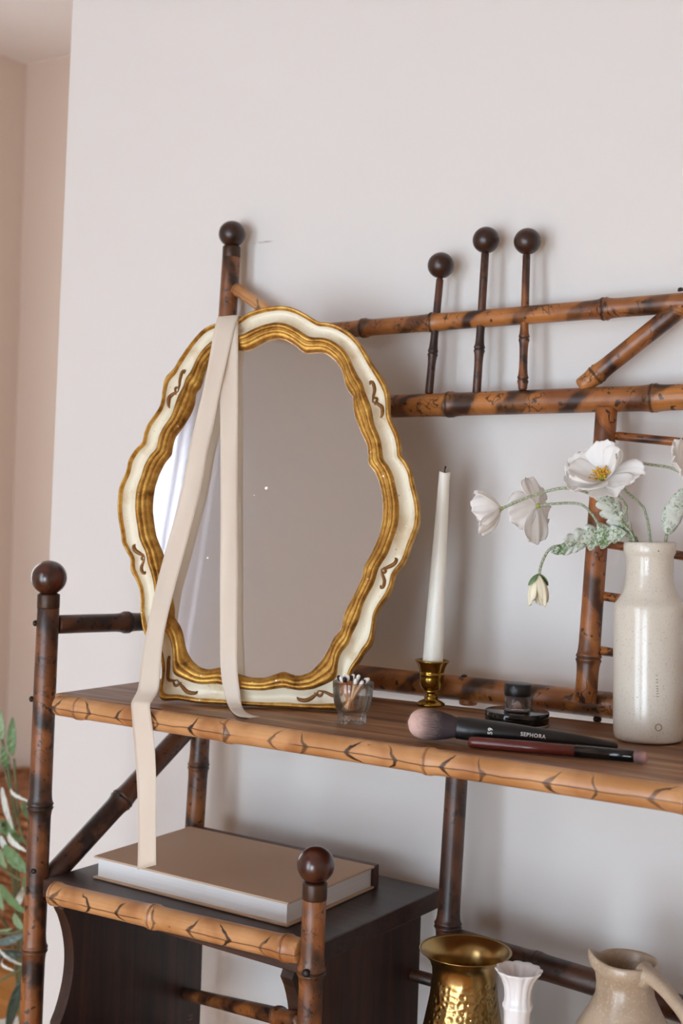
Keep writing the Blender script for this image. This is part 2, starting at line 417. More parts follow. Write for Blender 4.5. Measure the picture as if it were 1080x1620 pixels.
# ------------------------------------------------------------------ the bamboo desk: posts, rails, shelf, box
DK = thing('bamboo_desk', 'scorched bamboo desk with knob finials, long shelf and dark box against the wall', 'desk', (-0.7, -0.18, 0))
def rod(name, p0, p1, r0, r1=None, nodes=(), mat=None, parent=None, seg=22, bulge=0.16, label=None, capr=0.0015, bow=0.0):
    """one bamboo cane; nodes are distances (metres from p0) of the swollen joints"""
    r1 = r0 if r1 is None else r1
    p0, p1 = Vector(p0), Vector(p1)
    L = (p1-p0).length
    zs = {0.0, L, capr, L-capr}
    nseg = max(4, int(L/0.03))
    for i in range(1, nseg): zs.add(L*i/nseg)
    for n_ in nodes:
        for d in (-0.016,-0.010,-0.007,-0.0045,-0.0028,-0.0015,-0.0006,0,0.0006,0.0015,0.0028,0.0045,0.007,0.010,0.016):
            if capr < n_+d < L-capr: zs.add(n_+d)
    zs = sorted(zs)
    prof, attr = [(0, 0.0)], [0.0]
    for z in zs:
        r = r0+(r1-r0)*z/L
        nd = 0.0
        for n_ in nodes:
            d = z-n_
            r *= 1+bulge*(0.65*math.exp(-(d/0.0085)**2)+0.5*math.exp(-((abs(d)-0.0022)/0.0016)**2)-0.25*math.exp(-(d/0.001)**2))
            nd = max(nd, math.exp(-(d/0.0016)**2))
        if z == 0.0 or z == L: r -= capr*0.8
        prof.append((r, z)); attr.append(nd)
    prof.append((0, L)); attr.append(0.0)
    v, f = lathe(prof, seg)
    if bow:
        v = [(a+bow*math.sin(PI*c/L), b, c) for a, b, c in v]
    f = [tuple(reversed(q)) for q in f]
    o = mesh_obj(name, v, f, mat, parent, frame_z(p0, p1))
    at = o.data.attributes.new('node', 'FLOAT', 'POINT')
    vals = []
    for (r, z), a in zip(prof, attr): vals += [a]*(1 if r <= 1e-7 else seg)
    at.data.foreach_set('value', vals)
    # face winding
    bm = bmesh.new(); bm.from_mesh(o.data); bmesh.ops.recalc_face_normals(bm, faces=bm.faces[:]); bm.to_mesh(o.data); bm.free()
    for p in o.data.polygons: p.use_smooth = True
    if label: o['label'] = label
    return o
def ball(name, c, r, mat, parent, flat=0.97):
    prof = [(0, -r*flat)]+[(r*math.sin(PI*i/16), -r*flat*math.cos(PI*i/16)) for i in range(1, 16)]+[(0, r*flat)]
    v, f = lathe(prof, 28)
    return mesh_obj(name, v, f, mat, parent, Matrix.Translation(c))
def screw(c, d, parent, r=0.0032):
    c, d = Vector(c), Vector(d)
    v, f = lathe([(0, 0.0026), (r*0.5, 0.0024), (r*0.85, 0.0016), (r, 0.0), (r, -0.001)], 12)
    return mesh_obj('screw', v, f, M_screw, parent, frame_z(c, c+d))
def finial(post, axis_top, r_collar, h_collar, r_ball, mat, up_dir=(0, 0, 1), colmat=None):
    top = Vector(axis_top); d = Vector(up_dir).normalized()
    v, f = lathe([(0, 0), (r_collar, 0), (r_collar*1.03, 0.001), (r_collar*1.03, h_collar-0.001), (r_collar, h_collar), (r_collar*0.8, h_collar+0.0012), (0, h_collar+0.0012)], 28)
    mesh_obj('collar', v, f, colmat or M_collar, post, frame_z(top, top+d))
    ball('finial', top+d*(h_collar+r_ball*0.93), r_ball, mat, post)

# left front post, with its knob
fp = rod('post', (-1.155, -0.312, 0.0), (-1.1500, -0.3005, 1.158), 0.0138, 0.0130, (0.22, 0.48, 0.7566, 0.9250), M_bpost, DK, 26, 0.20)
finial(fp, (-1.1500, -0.3005, 1.157), 0.0129, 0.0165, 0.0208, M_ball)
for c, d in (((-1.160, -0.3110, 1.139), (-0.75, -0.65, 0)), ((-1.161, -0.3120, 1.050), (-0.8, -0.6, 0)), ((-1.1455, -0.3140, 0.851), (0.3, -0.95, 0)), ((-1.152, -0.3155, 0.829), (-0.2, -0.98, 0))):
    screw(c, d, fp, 0.0036)
# left back post leans with the back of the desk
lp = rod('post', (-1.112, -0.113, 0.0), (-1.1162, -0.0300, 1.6120), 0.0131, 0.0121, (0.3, 0.62, 0.942, 1.30, 1.52), M_bpost, DK, 24, 0.14)
finial(lp, (-1.1163, -0.0299, 1.610), 0.0117, 0.0155, 0.0179, M_ballb)
# right front post of the low box, with its knob
pf = rod('post', (-0.742, -0.326, 0.0), (-0.7378, -0.3200, 0.905), 0.0132, 0.0118, (0.25, 0.55, 0.8331), M_bpost, DK, 26, 0.22)
finial(pf, (-0.7377, -0.3200, 0.904), 0.0119, 0.0165, 0.0187, M_ball)
screw((-0.7345, -0.3345, 0.8355), (0.28, -0.96, 0), pf, 0.0042)
# leg below the shelf, right of the box
rl = rod('post', (-0.728, -0.113, 0.0), (-0.7272, -0.0618, 1.0560), 0.0138, 0.0125, (0.45, 0.8193), M_bdark, DK, 24, 0.22)
# the two right-hand posts stand outside the frame
rp = rod('post', (-0.06, -0.312, 0.0), (-0.06, -0.3005, 1.16), 0.0138, 0.0130, (0.22, 0.5, 0.78, 0.95), M_bpost, DK, 20, 0.2)
rb = rod('post', (-0.06, -0.113, 0.0), (-0.062, -0.0300, 1.60), 0.0131, 0.0121, (0.3, 0.62, 0.94, 1.3), M_bpost, DK, 20, 0.14)

# rails of the tall back
r1 = rod('rail', (-1.035, -0.0360, 1.5040), (-0.4800, -0.0352, 1.5150), 0.0098, 0.0106, (0.14, 0.2385, 0.4546), M_brail, DK, 22, 0.22)
r2 = rod('rail', (-1.106, -0.0412, 1.4060), (-0.0750, -0.0407, 1.4215), 0.0134, 0.0140, (0.10, 0.3396, 0.5873, 0.83), M_brail, DK, 26, 0.13)
br = rod('brace', (-1.1050, -0.0330, 1.5690), (-1.0100, -0.0360, 1.5140), 0.0078, 0.0082, (0.004,), M_bfront, DK, 18, 0.10, 'short amber corner brace under the left knob')
dg = rod('brace', (-0.6035, -0.0395, 1.4285), (-0.4890, -0.0345, 1.5150), 0.0096, 0.0106, (0.022,), M_brail, DK, 22, 0.16)
screw((-0.4930, -0.0450, 1.5265), (0, -0.4, 0.9), r1, 0.003)
b3 = rod('rail', (-1.098, -0.0589, 1.0805), (-0.0750, -0.0588, 1.0945), 0.0140, 0.0142, (0.12, 0.3355, 0.63, 0.86), M_brail, DK, 26, 0.16)
rod('spacer', (-0.7195, -0.0590, 1.0680), (-0.7195, -0.0590, 1.0750), 0.0105, 0.0105, (), M_brail, b3, 20, 0.1)
screw((-0.7253, -0.0600, 1.0990), (0, -0.25, 0.97), b3, 0.0042)
ball('peg', (-0.5615, -0.0600, 1.0715), 0.0045, M_screw, b3)
# small upright canes topped with balls
for p0, p1, bc, rb_, nd, ra in (((-0.7958, -0.0425, 1.4235), (-0.7921, -0.0325, 1.5610), (-0.7918, -0.0320, 1.5763), 0.0158, (0.049,), 0.0044),
                           ((-0.7318, -0.0425, 1.4225), (-0.7330, -0.0318, 1.5870), (-0.7329, -0.0310, 1.6013), 0.0157, (0.052,), 0.0046),
                           ((-0.6732, -0.0425, 1.4260), (-0.6798, -0.0318, 1.5810), (-0.6798, -0.0310, 1.5953), 0.0154, (0.012, 0.059), 0.0044)):
    c = rod('spindle', p0, p1, ra+0.0004, ra, nd, M_bdark if nd != (0.012, 0.059) else M_bpost, DK, 14, 0.34)
    ball('ball_finial', bc, rb_, M_ballb, c)
# upright of the right-hand fret and its rungs
ru = rod('upright', (-0.5662, -0.0815, 1.0905), (-0.5702, -0.0455, 1.4040), 0.0115, 0.0117, (0.0475,), M_bred, DK, 24, 0.18)
for a, b, r_ in (((-0.5590, -0.0450, 1.3745), (-0.0750, -0.0450, 1.3310), 0.0047), ((-0.5590, -0.0600, 1.2590), (-0.0750, -0.0600, 1.2120), 0.0047),
                 ((-0.5580, -0.0640, 1.2035), (-0.0750, -0.0640, 1.1700), 0.0050), ((-0.5575, -0.0700, 1.1464), (-0.0750, -0.0660, 1.1200), 0.0048)):
    rod('rung', a, b, r_, r_, (), M_bred, DK, 12)
# left side: rail and slanting brace
sr = rod('rail', (-1.1495, -0.2880, 1.1370), (-1.1230, -0.0615, 1.1310), 0.0112, 0.0114, (0.105,), M_bdark, DK, 22, 0.22)
sb = rod('brace', (-1.1495, -0.2905, 0.8320), (-1.1215, -0.0740, 0.9960), 0.0128, 0.0132, (0.135,), M_bdark, DK, 22, 0.16)
# the long shelf
def shz(x): return 1.068+0.0155*(x+0.75)
bm = bmesh.new()
c4 = [(-1.115, -0.318), (-0.075, -0.318), (-0.075, -0.050), (-1.115, -0.100)]
lo_ = [bm.verts.new((x, y, shz(x)-0.016)) for x, y in c4]; hi_ = [bm.verts.new((x, y, shz(x))) for x, y in c4]
bm.faces.new(lo_[::-1]); bm.faces.new(hi_)
for i in range(4): bm.faces.new((lo_[i], lo_[(i+1) % 4], hi_[(i+1) % 4], hi_[i]))
sh = bm_obj('shelf_board', bm, M_shelf, DK)
fr = rod('front_rail', (-1.1065, -0.3200, 1.0500), (-0.0750, -0.3200, 1.0665), 0.0114, 0.0119, (0.0365, 0.2555, 0.4946, 0.7415), M_bfront, DK, 28, 0.13, 'honey coloured bamboo edging of the long shelf')
# the raised box at the left: top, two shaped side panels, front cane
box('box_top', (-1.137, -0.7625, -0.3080, -0.0300, 0.8205, 0.8420), M_box, DK, 0.0015)
def side_panel(x0_, x1_, zb=0.60):
    prof = [(-0.062, zb), (-0.062, 0.8203), (-0.305, 0.8203), (-0.309, 0.8135)]
    for i in range(1, 13):
        a = i/13; prof.append((-0.309+0.019*math.sin(PI*a)**0.8, 0.8135-0.132*a))
    prof += [(-0.309, 0.681), (-0.3095, 0.668)]
    for i in range(1, 6): prof.append((-0.3095+0.016*math.sin(PI*i/6), 0.668-0.068*i/6))
    prof.append((-0.309, zb))
    vs = [(x0_, y, z) for y, z in prof]+[(x1_, y, z) for y, z in prof]
    n = len(prof)
    fs = [tuple(range(n)), tuple(range(2*n-1, n-1, -1))]+[(i, (i+1) % n, n+(i+1) % n, n+i) for i in range(n)]
    bm = bmesh.new(); bv = [bm.verts.new(v) for v in vs]
    for q in fs: bm.faces.new([bv[i] for i in q])
    return bm
bm_obj('side_panel', side_panel(-1.116, -1.100), M_panel, DK)
bm_obj('side_panel', side_panel(-0.785, -0.770), M_panel, DK)
rod('front_rail', (-1.1040, -0.3200, 0.8347), (-0.7510, -0.3200, 0.8493), 0.0121, 0.0124, (0.004, 0.1565, 0.3355), M_bfront, DK, 26, 0.14, 'honey bamboo edging of the low box')
rod('stretcher', (-1.1000, -0.0900, 0.6520), (-0.7530, -0.3120, 0.7760), 0.0078, 0.0092, (0.36,), M_bpost, DK, 18, 0.2)
rod('stretcher', (-1.1000, -0.0760, 0.7520), (-0.7410, -0.0760, 0.7520), 0.0072, 0.0072, (), M_bdark, DK, 16)
rod('rail', (-0.7150, -0.0744, 0.8035), (-0.0750, -0.0750, 0.7790), 0.0136, 0.0140, (0.10, 0.42), M_bdark, DK, 24, 0.1)
# writing surface (just under the picture) that carries the vases
box('desk_top', (-1.137, -0.075, -0.3090, -0.0900, 0.580, 0.600), M_box, DK, 0.001)
rod('front_rail', (-1.139, -0.3200, 0.5900), (-0.0750, -0.3200, 0.5900), 0.0105, 0.0105, (0.3, 0.6, 0.8), M_bfront, DK, 18, 0.13)

# ------------------------------------------------------------------ mirror
M_gold = gold_leaf('gold_leaf', '#dcb568', '#bd8d42', '#80551f')
M_golddk = gold_leaf('gold_leaf_worn', '#cda455', '#a87a38', '#6c471b', 0.40)
t = NT('ivory_paint'); o_ = t.obj()
n1 = t.noise(o_, 22, 4); n2 = t.noise(o_, 180, 3, 0.6); n3 = t.noise(o_, 260, 2)
col = t.mix(t.sstep(n1, 0.48, 0.72), lin('#e6dfc8'), lin('#c9b592'))
col = t.mix(t.math('MULTIPLY', t.sstep(n2, 0.66, 0.74), 0.6), col, lin('#8e6a3a'))
col = t.mix(t.sstep(n3, 0.70, 0.74), col, lin('#f2efe8'))
M_ivory = t.done(col, 0.42, 0.0, t.bump(n2, 0.12, 0.0005), Coat_Weight=0.2, Coat_Roughness=0.3)
M_scroll = plain('ochre_ornament', '#8a5a22', 0.45, 0.35, 0.4, 300)
t = NT('silvered_glass')
o_ = t.obj(); sp = t.sstep(t.noise(o_, 130, 1), 0.80, 0.82)
M_mirror = t.done(t.mix(sp, (0.86, 0.86, 0.86, 1), (0.9, 0.9, 0.9, 1)), t.math('MULTIPLY', sp, 0.4), t.math('SUBTRACT', 1.0, sp))
M_backing = wood('mirror_backing', '#8a6a48', '#775838', '#5c4228', 0.6, 2)

OUT = [(-55.1, 436.7), (-41.7, 448.3), (-23.3, 453.8), (-8.4, 455.8), (5.1, 455.5), (16.6, 451.8), (29.0, 445.0), (37.6, 439.8), (42.8, 436.4), (52.6, 436.5), (64.3, 433.2), (76.1, 426.8), (86.5, 418.6), (97.1, 405.5), (106.2, 390.7), (113.2, 380.8), (118.1, 375.0), (122.9, 367.9), (127.8, 358.3), (129.6, 346.9), (130.5, 330.7), (134.4, 321.2), (141.7, 308.3), (145.7, 295.6), (146.4, 283.9), (153.1, 276.9), (159.8, 265.7), (162.4, 253.1), (165.4, 243.8), (169.7, 230.5), (171.4, 218.5), (170.9, 205.1), (167.0, 193.1), (162.9, 181.0), (160.7, 170.8), (157.1, 162.2), (151.0, 155.4), (147.2, 148.2), (147.0, 138.5), (142.0, 126.5), (135.0, 116.1), (129.9, 105.9), (129.3, 94.1), (128.9, 81.1), (126.1, 71.0), (119.3, 64.1), (117.6, 59.2), (113.5, 52.2), (108.4, 45.1), (105.0, 34.0), (104.3, 24.4), (107.8, 13.8), (111.1, 5.9), (109.5, -0.9), (104.1, -1.9), (93.6, -1.3), (73.4, -0.2), (55.3, -2.2), (39.7, -0.0), (14.5, -4.0), (-10.6, -2.2), (-34.9, -2.1), (-59.5, -1.6), (-76.4, 0.8), (-88.2, 1.5), (-101.0, -1.8), (-106.3, 0.3), (-108.8, 6.4), (-105.8, 12.9), (-103.6, 24.2), (-105.4, 33.9), (-108.3, 46.3), (-114.2, 57.2), (-123.0, 63.8), (-129.6, 70.5), (-132.9, 77.4), (-136.9, 95.0), (-137.3, 107.9), (-140.4, 121.0), (-146.7, 132.2), (-153.7, 141.7), (-154.3, 155.0), (-159.9, 161.7), (-167.2, 173.0), (-169.5, 184.7), (-173.6, 197.7), (-176.9, 214.5), (-177.4, 234.5), (-175.9, 241.2), (-170.4, 254.8), (-169.2, 269.7), (-162.8, 281.9), (-154.1, 290.4), (-153.7, 301.6), (-150.6, 312.2), (-143.1, 323.7), (-137.4, 334.0), (-135.9, 345.8), (-137.3, 351.8), (-135.8, 355.6), (-136.2, 364.3), (-133.4, 370.9), (-124.6, 379.8), (-122.2, 386.3), (-116.3, 397.1), (-109.0, 408.6), (-101.5, 419.1), (-93.6, 428.0), (-82.2, 433.8), (-68.7, 435.9)]
INN = [(-39.3, 401.9), (-32.8, 405.7), (-20.0, 413.5), (-6.8, 417.4), (4.6, 415.3), (17.0, 407.9), (27.3, 399.7), (45.4, 401.4), (53.9, 399.3), (65.5, 390.1), (72.9, 378.7), (76.4, 365.4), (81.1, 355.9), (87.3, 349.4), (87.4, 337.9), (91.1, 325.3), (98.8, 308.9), (106.1, 296.1), (108.3, 285.0), (109.0, 273.8), (117.5, 264.4), (123.3, 251.9), (127.0, 238.9), (128.8, 225.5), (128.9, 209.9), (127.3, 196.4), (122.9, 182.8), (117.3, 168.9), (111.8, 159.2), (111.1, 148.7), (105.8, 133.1), (100.4, 121.0), (94.2, 108.9), (92.6, 97.3), (92.1, 88.9), (84.3, 80.2), (78.7, 66.6), (72.8, 54.6), (61.8, 40.9), (48.8, 36.1), (38.4, 37.8), (32.9, 40.6), (24.6, 37.4), (11.6, 31.8), (-4.8, 31.1), (-18.0, 34.1), (-30.6, 38.3), (-35.9, 41.4), (-40.9, 40.0), (-52.9, 36.9), (-63.3, 38.7), (-72.2, 45.6), (-78.9, 54.5), (-83.3, 65.5), (-87.0, 78.2), (-91.9, 86.0), (-98.4, 92.7), (-97.9, 102.0), (-102.5, 116.3), (-107.9, 129.4), (-112.4, 145.0), (-117.2, 163.5), (-121.7, 171.3), (-127.9, 184.3), (-132.0, 199.3), (-134.9, 212.4), (-135.8, 225.9), (-134.9, 241.1), (-131.5, 254.5), (-126.0, 268.0), (-118.6, 277.9), (-118.6, 286.1), (-116.8, 298.1), (-108.2, 311.2), (-99.7, 326.4), (-96.4, 339.8), (-97.5, 351.0), (-91.9, 356.4), (-89.9, 367.8), (-87.9, 378.4), (-81.2, 389.2), (-72.9, 397.6), (-64.2, 402.3), (-53.7, 403.6)]
ALPHA, TILT = math.radians(24), math.radians(11)
MO = Vector((-0.8826, -0.2451, 1.0676))
OUT = [(x_, max(y_, 0.0145*x_+0.2)) for x_, y_ in OUT]          # the foot stands flat on the shelf
mn = Vector((math.sin(ALPHA)*math.cos(TILT), -math.cos(ALPHA)*math.cos(TILT), math.sin(TILT)))
ma = Vector((math.cos(ALPHA), math.sin(ALPHA), 0)); mb = mn.cross(ma)
if mb.z < 0: mb = -mb
MM = Matrix(((ma.x, mb.x, mn.x, MO.x), (ma.y, mb.y, mn.y, MO.y), (ma.z, mb.z, mn.z, MO.z), (0, 0, 0, 1)))
MR = thing('table_mirror', 'scalloped gilt and ivory framed table mirror leaning back on the long bamboo shelf', 'mirror', MO, None, MM)
def polar(poly, cx, cy, n):
    """radius of a star-shaped outline at n angles"""
    P = [(x-cx, y-cy) for x, y in poly]
    out = []
    for k in range(n):
        a = 2*PI*k/n; dx, dy = math.cos(a), math.sin(a); best = 0
        for (x0, y0), (x1, y1) in zip(P, P[1:]+P[:1]):
            den = dx*(y1-y0)-dy*(x1-x0)
            if abs(den) < 1e-9: continue
            t_ = (x0*(y1-y0)-y0*(x1-x0))/den
            s_ = (dx*y0-dy*x0)/-den if False else ((x0*dy-y0*dx)/den)
            if t_ > 0 and -1e-6 <= s_ <= 1+1e-6: best = max(best, t_)
        out.append(best)
    return out
def smooth(r, it=1):
    n = len(r)
    for _ in range(it): r = [(r[i-1]+2*r[i]+r[(i+1) % n])/4 for i in range(n)]
    return r
NP, MCX, MCY = 540, -2.0, 222.0
RO = smooth(polar(OUT, MCX, MCY, NP), 3); RI = smooth(polar(INN, MCX, MCY, NP), 3)
def fp_(k, w, h):
    a = 2*PI*k/NP; r = RO[k]+(RI[k]-RO[k])*w
    return ((MCX+r*math.cos(a))/1000, (MCY+r*math.sin(a))/1000, h/1000)
def ring_strip(name, prof, mat, label=None):
    m = len(prof); vs, fs = [], []
    for k in range(NP):
        for w, h in prof: vs.append(fp_(k, w, h))
    for k in range(NP):
        k2 = (k+1) % NP
        for i in range(m-1): fs.append((k*m+i, k2*m+i, k2*m+i+1, k*m+i+1))
    o = mesh_obj(name, vs, fs, mat, MR, MM)
    if label: o['label'] = label
    return o
ring_strip('gilded_rim', [(0.04, -3), (0.0, -2.5), (-0.005, 0), (0.0, 4.5), (0.02, 7.6), (0.05, 9.4), (0.08, 9.4), (0.11, 7.8), (0.14, 5.5)], M_gold, 'rounded gold outer rim')
BAND = [(0.14, 5.5), (0.17, 4.4), (0.22, 3.2), (0.29, 2.6), (0.36, 3.0), (0.43, 4.4), (0.49, 6.4), (0.535, 8.2)]
ring_strip('painted_band', BAND, M_ivory, 'ivory painted hollow between the two gold mouldings')
ring_strip('gilded_molding', [(0.535, 8.2), (0.55, 10.2), (0.58, 12.2), (0.63, 13.2), (0.68, 12.8), (0.71, 11.6), (0.722, 10.8), (0.735, 10.7), (0.77, 10.9), (0.81, 10.6), (0.84, 9.7), (0.852, 9.0), (0.868, 8.8), (0.90, 8.5), (0.94, 7.5), (0.97, 5.4), (0.99, 2.4), (1.0, 0.5)], M_golddk, 'stepped gold inner moulding')
mg = mesh_obj('mirror_glass', [fp_(k, 0.93, 2.0) for k in range(NP)]+[(MCX/1000, MCY/1000, 0.002)], [(k, (k+1) % NP, NP) for k in range(NP)], M_mirror, MR, MM, smooth=False)
mesh_obj('backing_board', [fp_(k, 0.05, -3.0) for k in range(NP)]+[(MCX/1000, MCY/1000, -0.003)], [((k+1) % NP, k, NP) for k in range(NP)], M_backing, MR, MM, smooth=False)
# easel strut behind
s0 = MM @ Vector((0, 0.27, -0.0065)); s1 = Vector((-0.912, -0.150, shz(-0.912)+0.0045))
Ms = frame_z(s1, s0, ma)
box('easel_strut', (-0.03, 0.03, -0.003, 0.003, 0.0, (s0-s1).length-0.004), M_backing, MR, 0.001, Ms)
# painted scroll ornaments in the hollow of the frame: comma shaped strokes laid on the ivory band
def band_h(w):
    pts = BAND
    for (a, b), (c, d) in zip(pts, pts[1:]):
        if w <= c: return b+(d-b)*max(0, (w-a))/(c-a)
    return 8.2
def stroke(k0, pts, wid):
    P = crom([Vector((a, w, 0)) for a, w in pts], 8)
    V = []; R = []
    n = len(P)
    for i, p in enumerate(P):
        kk = (k0+p.x) % NP; ka = int(kk); fr_ = kk-ka
        A = Vector(fp_(ka, p.y, band_h(p.y)+0.3)); B = Vector(fp_((ka+1) % NP, p.y, band_h(p.y)+0.3))
        V.append(A.lerp(B, fr_)); R.append(0.0004+wid*math.sin(PI*(i+0.5)/n)**0.8)
    v, f = tube(V, R, 8)
    return v, f
def ang(a, b): return (math.atan2(b-MCY, a-MCX) % (2*PI))/(2*PI)*NP
for (a, b), s in (((118, 352), 1), ((-118, 352), -1), ((135, 155), -1), ((-135, 160), 1), ((72, 22), 1), ((-84, 28), -1)):
    k0 = ang(a, b); vs, fs = [], []
    for pts, wd in (([(0, 0.47), (2.5*s, 0.40), (5*s, 0.30), (8*s, 0.27), (9.5*s, 0.32), (8.4*s, 0.36)], 0.0016),
                    ([(0, 0.46), (-2.5*s, 0.36), (-6*s, 0.25), (-9*s, 0.26), (-10*s, 0.33)], 0.0020),
                    ([(-2*s, 0.44), (0, 0.34), (2*s, 0.42)], 0.0012)):
        v, f = stroke(k0, pts, wd); o0 = len(vs); vs += v; fs += [tuple(i+o0 for i in q) for q in f]
    mesh_obj('scroll_ornament', vs, fs, M_scroll, MR, MM)

# ------------------------------------------------------------------ ribbon over the mirror
t = NT('cream_ribbon'); o_ = t.obj(); wv = t.noise(t.scaled(o_, (900, 900, 60)), 1.0, 2); nl = t.noise(o_, 12, 3)
col = t.mix(nl, lin('#ece0d0'), lin('#f6eee2'))
bs = t.n('BsdfPrincipled', {'Roughness': 0.55}); t.set(bs.inputs['Base Color'], col); bs.inputs['Sheen Weight'].default_value = 0.25
t.set(bs.inputs['Normal'], t.bump(wv, 0.12, 0.0004))
tl = t.n('BsdfTranslucent'); t.set(tl.inputs[0], col); mx = t.n('MixShader', {0: 0.38})
t.t.links.new(bs.outputs[0], mx.inputs[1]); t.t.links.new(tl.outputs[0], mx.inputs[2]); t.t.links.new(mx.outputs[0], t.out.inputs[0])
M_ribbon = t.m
LT = [((-0.9829,-0.2098,1.4984),(-0.9601,-0.1996,1.4986)),((-0.9787,-0.2204,1.4795),(-0.9574,-0.2110,1.4790)),((-0.9792,-0.2251,1.4529),(-0.9599,-0.2167,1.4518)),((-0.9812,-0.2329,1.4126),(-0.9624,-0.2249,1.4108)),((-0.9834,-0.2415,1.3768),(-0.9627,-0.2327,1.3751)),((-0.9846,-0.2476,1.3506),(-0.9639,-0.2387,1.3490)),((-0.9850,-0.2576,1.3045),(-0.9643,-0.2488,1.3024)),((-0.9869,-0.2654,1.2716),(-0.9670,-0.2570,1.2696)),((-0.9911,-0.2765,1.2283),(-0.9706,-0.2678,1.2264)),((-0.9941,-0.2858,1.1909),(-0.9741,-0.2776,1.1878)),((-0.9930,-0.2990,1.1439),(-0.9712,-0.2930,1.1447)),((-0.9884,-0.3094,1.1144),(-0.9641,-0.3053,1.1152)),((-0.9826,-0.3191,1.0841),(-0.9558,-0.3168,1.0855)),((-0.9791,-0.3300,1.0733),(-0.9504,-0.3300,1.0753)),((-0.9782,-0.3345,1.0684),(-0.9496,-0.3345,1.0705)),((-0.9763,-0.3350,1.0565),(-0.9477,-0.3350,1.0594)),((-0.9748,-0.3340,1.0436),(-0.9463,-0.3340,1.0466)),((-0.9710,-0.3330,1.0187),(-0.9429,-0.3330,1.0220)),((-0.9666,-0.3330,0.9833),(-0.9391,-0.3330,0.9875)),((-0.9639,-0.3330,0.9435),(-0.9374,-0.3330,0.9481)),((-0.9626,-0.3330,0.8921),(-0.9354,-0.3330,0.9027))]
RT = [((-0.9824,-0.2081,1.4979),(-0.9603,-0.1983,1.4974)),((-0.9719,-0.2173,1.4796),(-0.9521,-0.2084,1.4798)),((-0.9687,-0.2192,1.4431),(-0.9490,-0.2103,1.4434)),((-0.9635,-0.2232,1.4131),(-0.9442,-0.2145,1.4135)),((-0.9539,-0.2311,1.3559),(-0.9351,-0.2226,1.3564)),((-0.9458,-0.2381,1.3060),(-0.9271,-0.2297,1.3066)),((-0.9366,-0.2460,1.2497),(-0.9181,-0.2376,1.2505)),((-0.9276,-0.2544,1.1943),(-0.9089,-0.2459,1.1952)),((-0.9188,-0.2623,1.1466),(-0.9010,-0.2541,1.1476)),((-0.9105,-0.2697,1.1100),(-0.8931,-0.2617,1.1111)),((-0.9045,-0.2709,1.0867),(-0.8878,-0.2632,1.0878)),((-0.8943,-0.2720,1.0681),(-0.8811,-0.2656,1.0703)),((-0.8534,-0.3075,1.0679),(-0.8448,-0.2984,1.0705)),((-0.8380,-0.3056,1.0676),(-0.8349,-0.2918,1.0677))]
shift = mn*-0.0012
def toward(pl, n): return [((Vector(a)+shift, Vector(b)+shift) if i < n else (Vector(a), Vector(b))) for i, (a, b) in enumerate(pl)]
LT = toward(LT, 10); RT = toward(RT, 11)
LT[0] = tuple(p+Vector((0, 0, 0.0012)) for p in LT[0]); RT[0] = tuple(p+Vector((0, 0, 0.0012)) for p in RT[0])
RB = thing('ribbon', 'long cream satin ribbon draped over the gilt mirror, one tail hanging past the shelf edge', 'ribbon', LT[0][0])
def strip(name, pairs, lift):
    back = [(pairs[0][0]-mn*d+Vector((0, 0, e)), pairs[0][1]-mn*d+Vector((0, 0, e))) for d, e in ((0.036, -0.05), (0.034, -0.018), (0.026, 0.002), (0.012, 0.0055))]
    pr = back+pairs
    Lc, Rc = crom([a for a, b in pr], 6), crom([b for a, b in pr], 6)
    m = 6; vs, fs = [], []
    rg = random.Random(2)
    for i, (a, b) in enumerate(zip(Lc, Rc)):
        t_ = (Lc[min(i+1, len(Lc)-1)]-Lc[max(i-1, 0)]).normalized(); nn = t_.cross(b-a).normalized()
        if nn.dot(Vector((0.5, -0.85, 0.1))) < 0: nn = -nn
        for j in range(m+1):
            u = j/m
            vs.append(a.lerp(b, u)+nn*(lift+0.0011*math.sin(PI*u)*math.sin(i*0.13)+0.0006*math.sin(i*0.21+u*4)))
    n = len(Lc)
    for i in range(n-1):
        for j in range(m): fs.append((i*(m+1)+j, i*(m+1)+j+1, (i+1)*(m+1)+j+1, (i+1)*(m+1)+j))
    o = mesh_obj(name, vs, fs, M_ribbon, RB)
    md = o.modifiers.new('thick', 'SOLIDIFY'); md.thickness = 0.0004; md.offset = 0
    return o
strip('ribbon_tail', LT, 0.0010)
strip('ribbon_tail', RT, 0.0)

# ------------------------------------------------------------------ candle and its holder
M_brass = plain('old_brass', '#b08a3c', 0.24, 1.0, 0.45, 60, 0.04)
M_wax = plain('ivory_wax', '#f0ece0', 0.42, var=0.03, scale=20, Subsurface_Weight=0.35, Subsurface_Radius=(0.012, 0.008, 0.005), Subsurface_Scale=0.6)
M_wick = plain('burnt_wick', '#1b1715', 0.9)
CX, CY = -0.7478, -0.0940
cz = shz(CX)
CH = thing('candlestick', 'small turned brass candlestick behind the big makeup brush', 'candlestick', (CX, CY, cz))
v, f = lathe([(0, 0), (0.0150, 0), (0.0160, 0.001), (0.0158, 0.0022), (0.0125, 0.0045), (0.0085, 0.0062), (0.0072, 0.0075), (0.0078, 0.0090), (0.0066, 0.0105), (0.0056, 0.0130), (0.0062, 0.0145), (0.0090, 0.0152), (0.0094, 0.0162), (0.0085, 0.0170),
     (0.0108, 0.0190), (0.0130, 0.0225), (0.0140, 0.0265), (0.0141, 0.0310), (0.0137, 0.0345), (0.0144, 0.0352), (0.0137, 0.0360), (0.0140, 0.0390), (0.0152, 0.0430), (0.0172, 0.0470), (0.0194, 0.0495), (0.0196, 0.0505), (0.0188, 0.0509), (0.0165, 0.0490), (0.0140, 0.0455), (0.0122, 0.0425), (0.0118, 0.0380), (0, 0.0380)], 44)
mesh_obj('holder', v, f, M_brass, CH, Matrix.Translation((CX, CY, cz)))
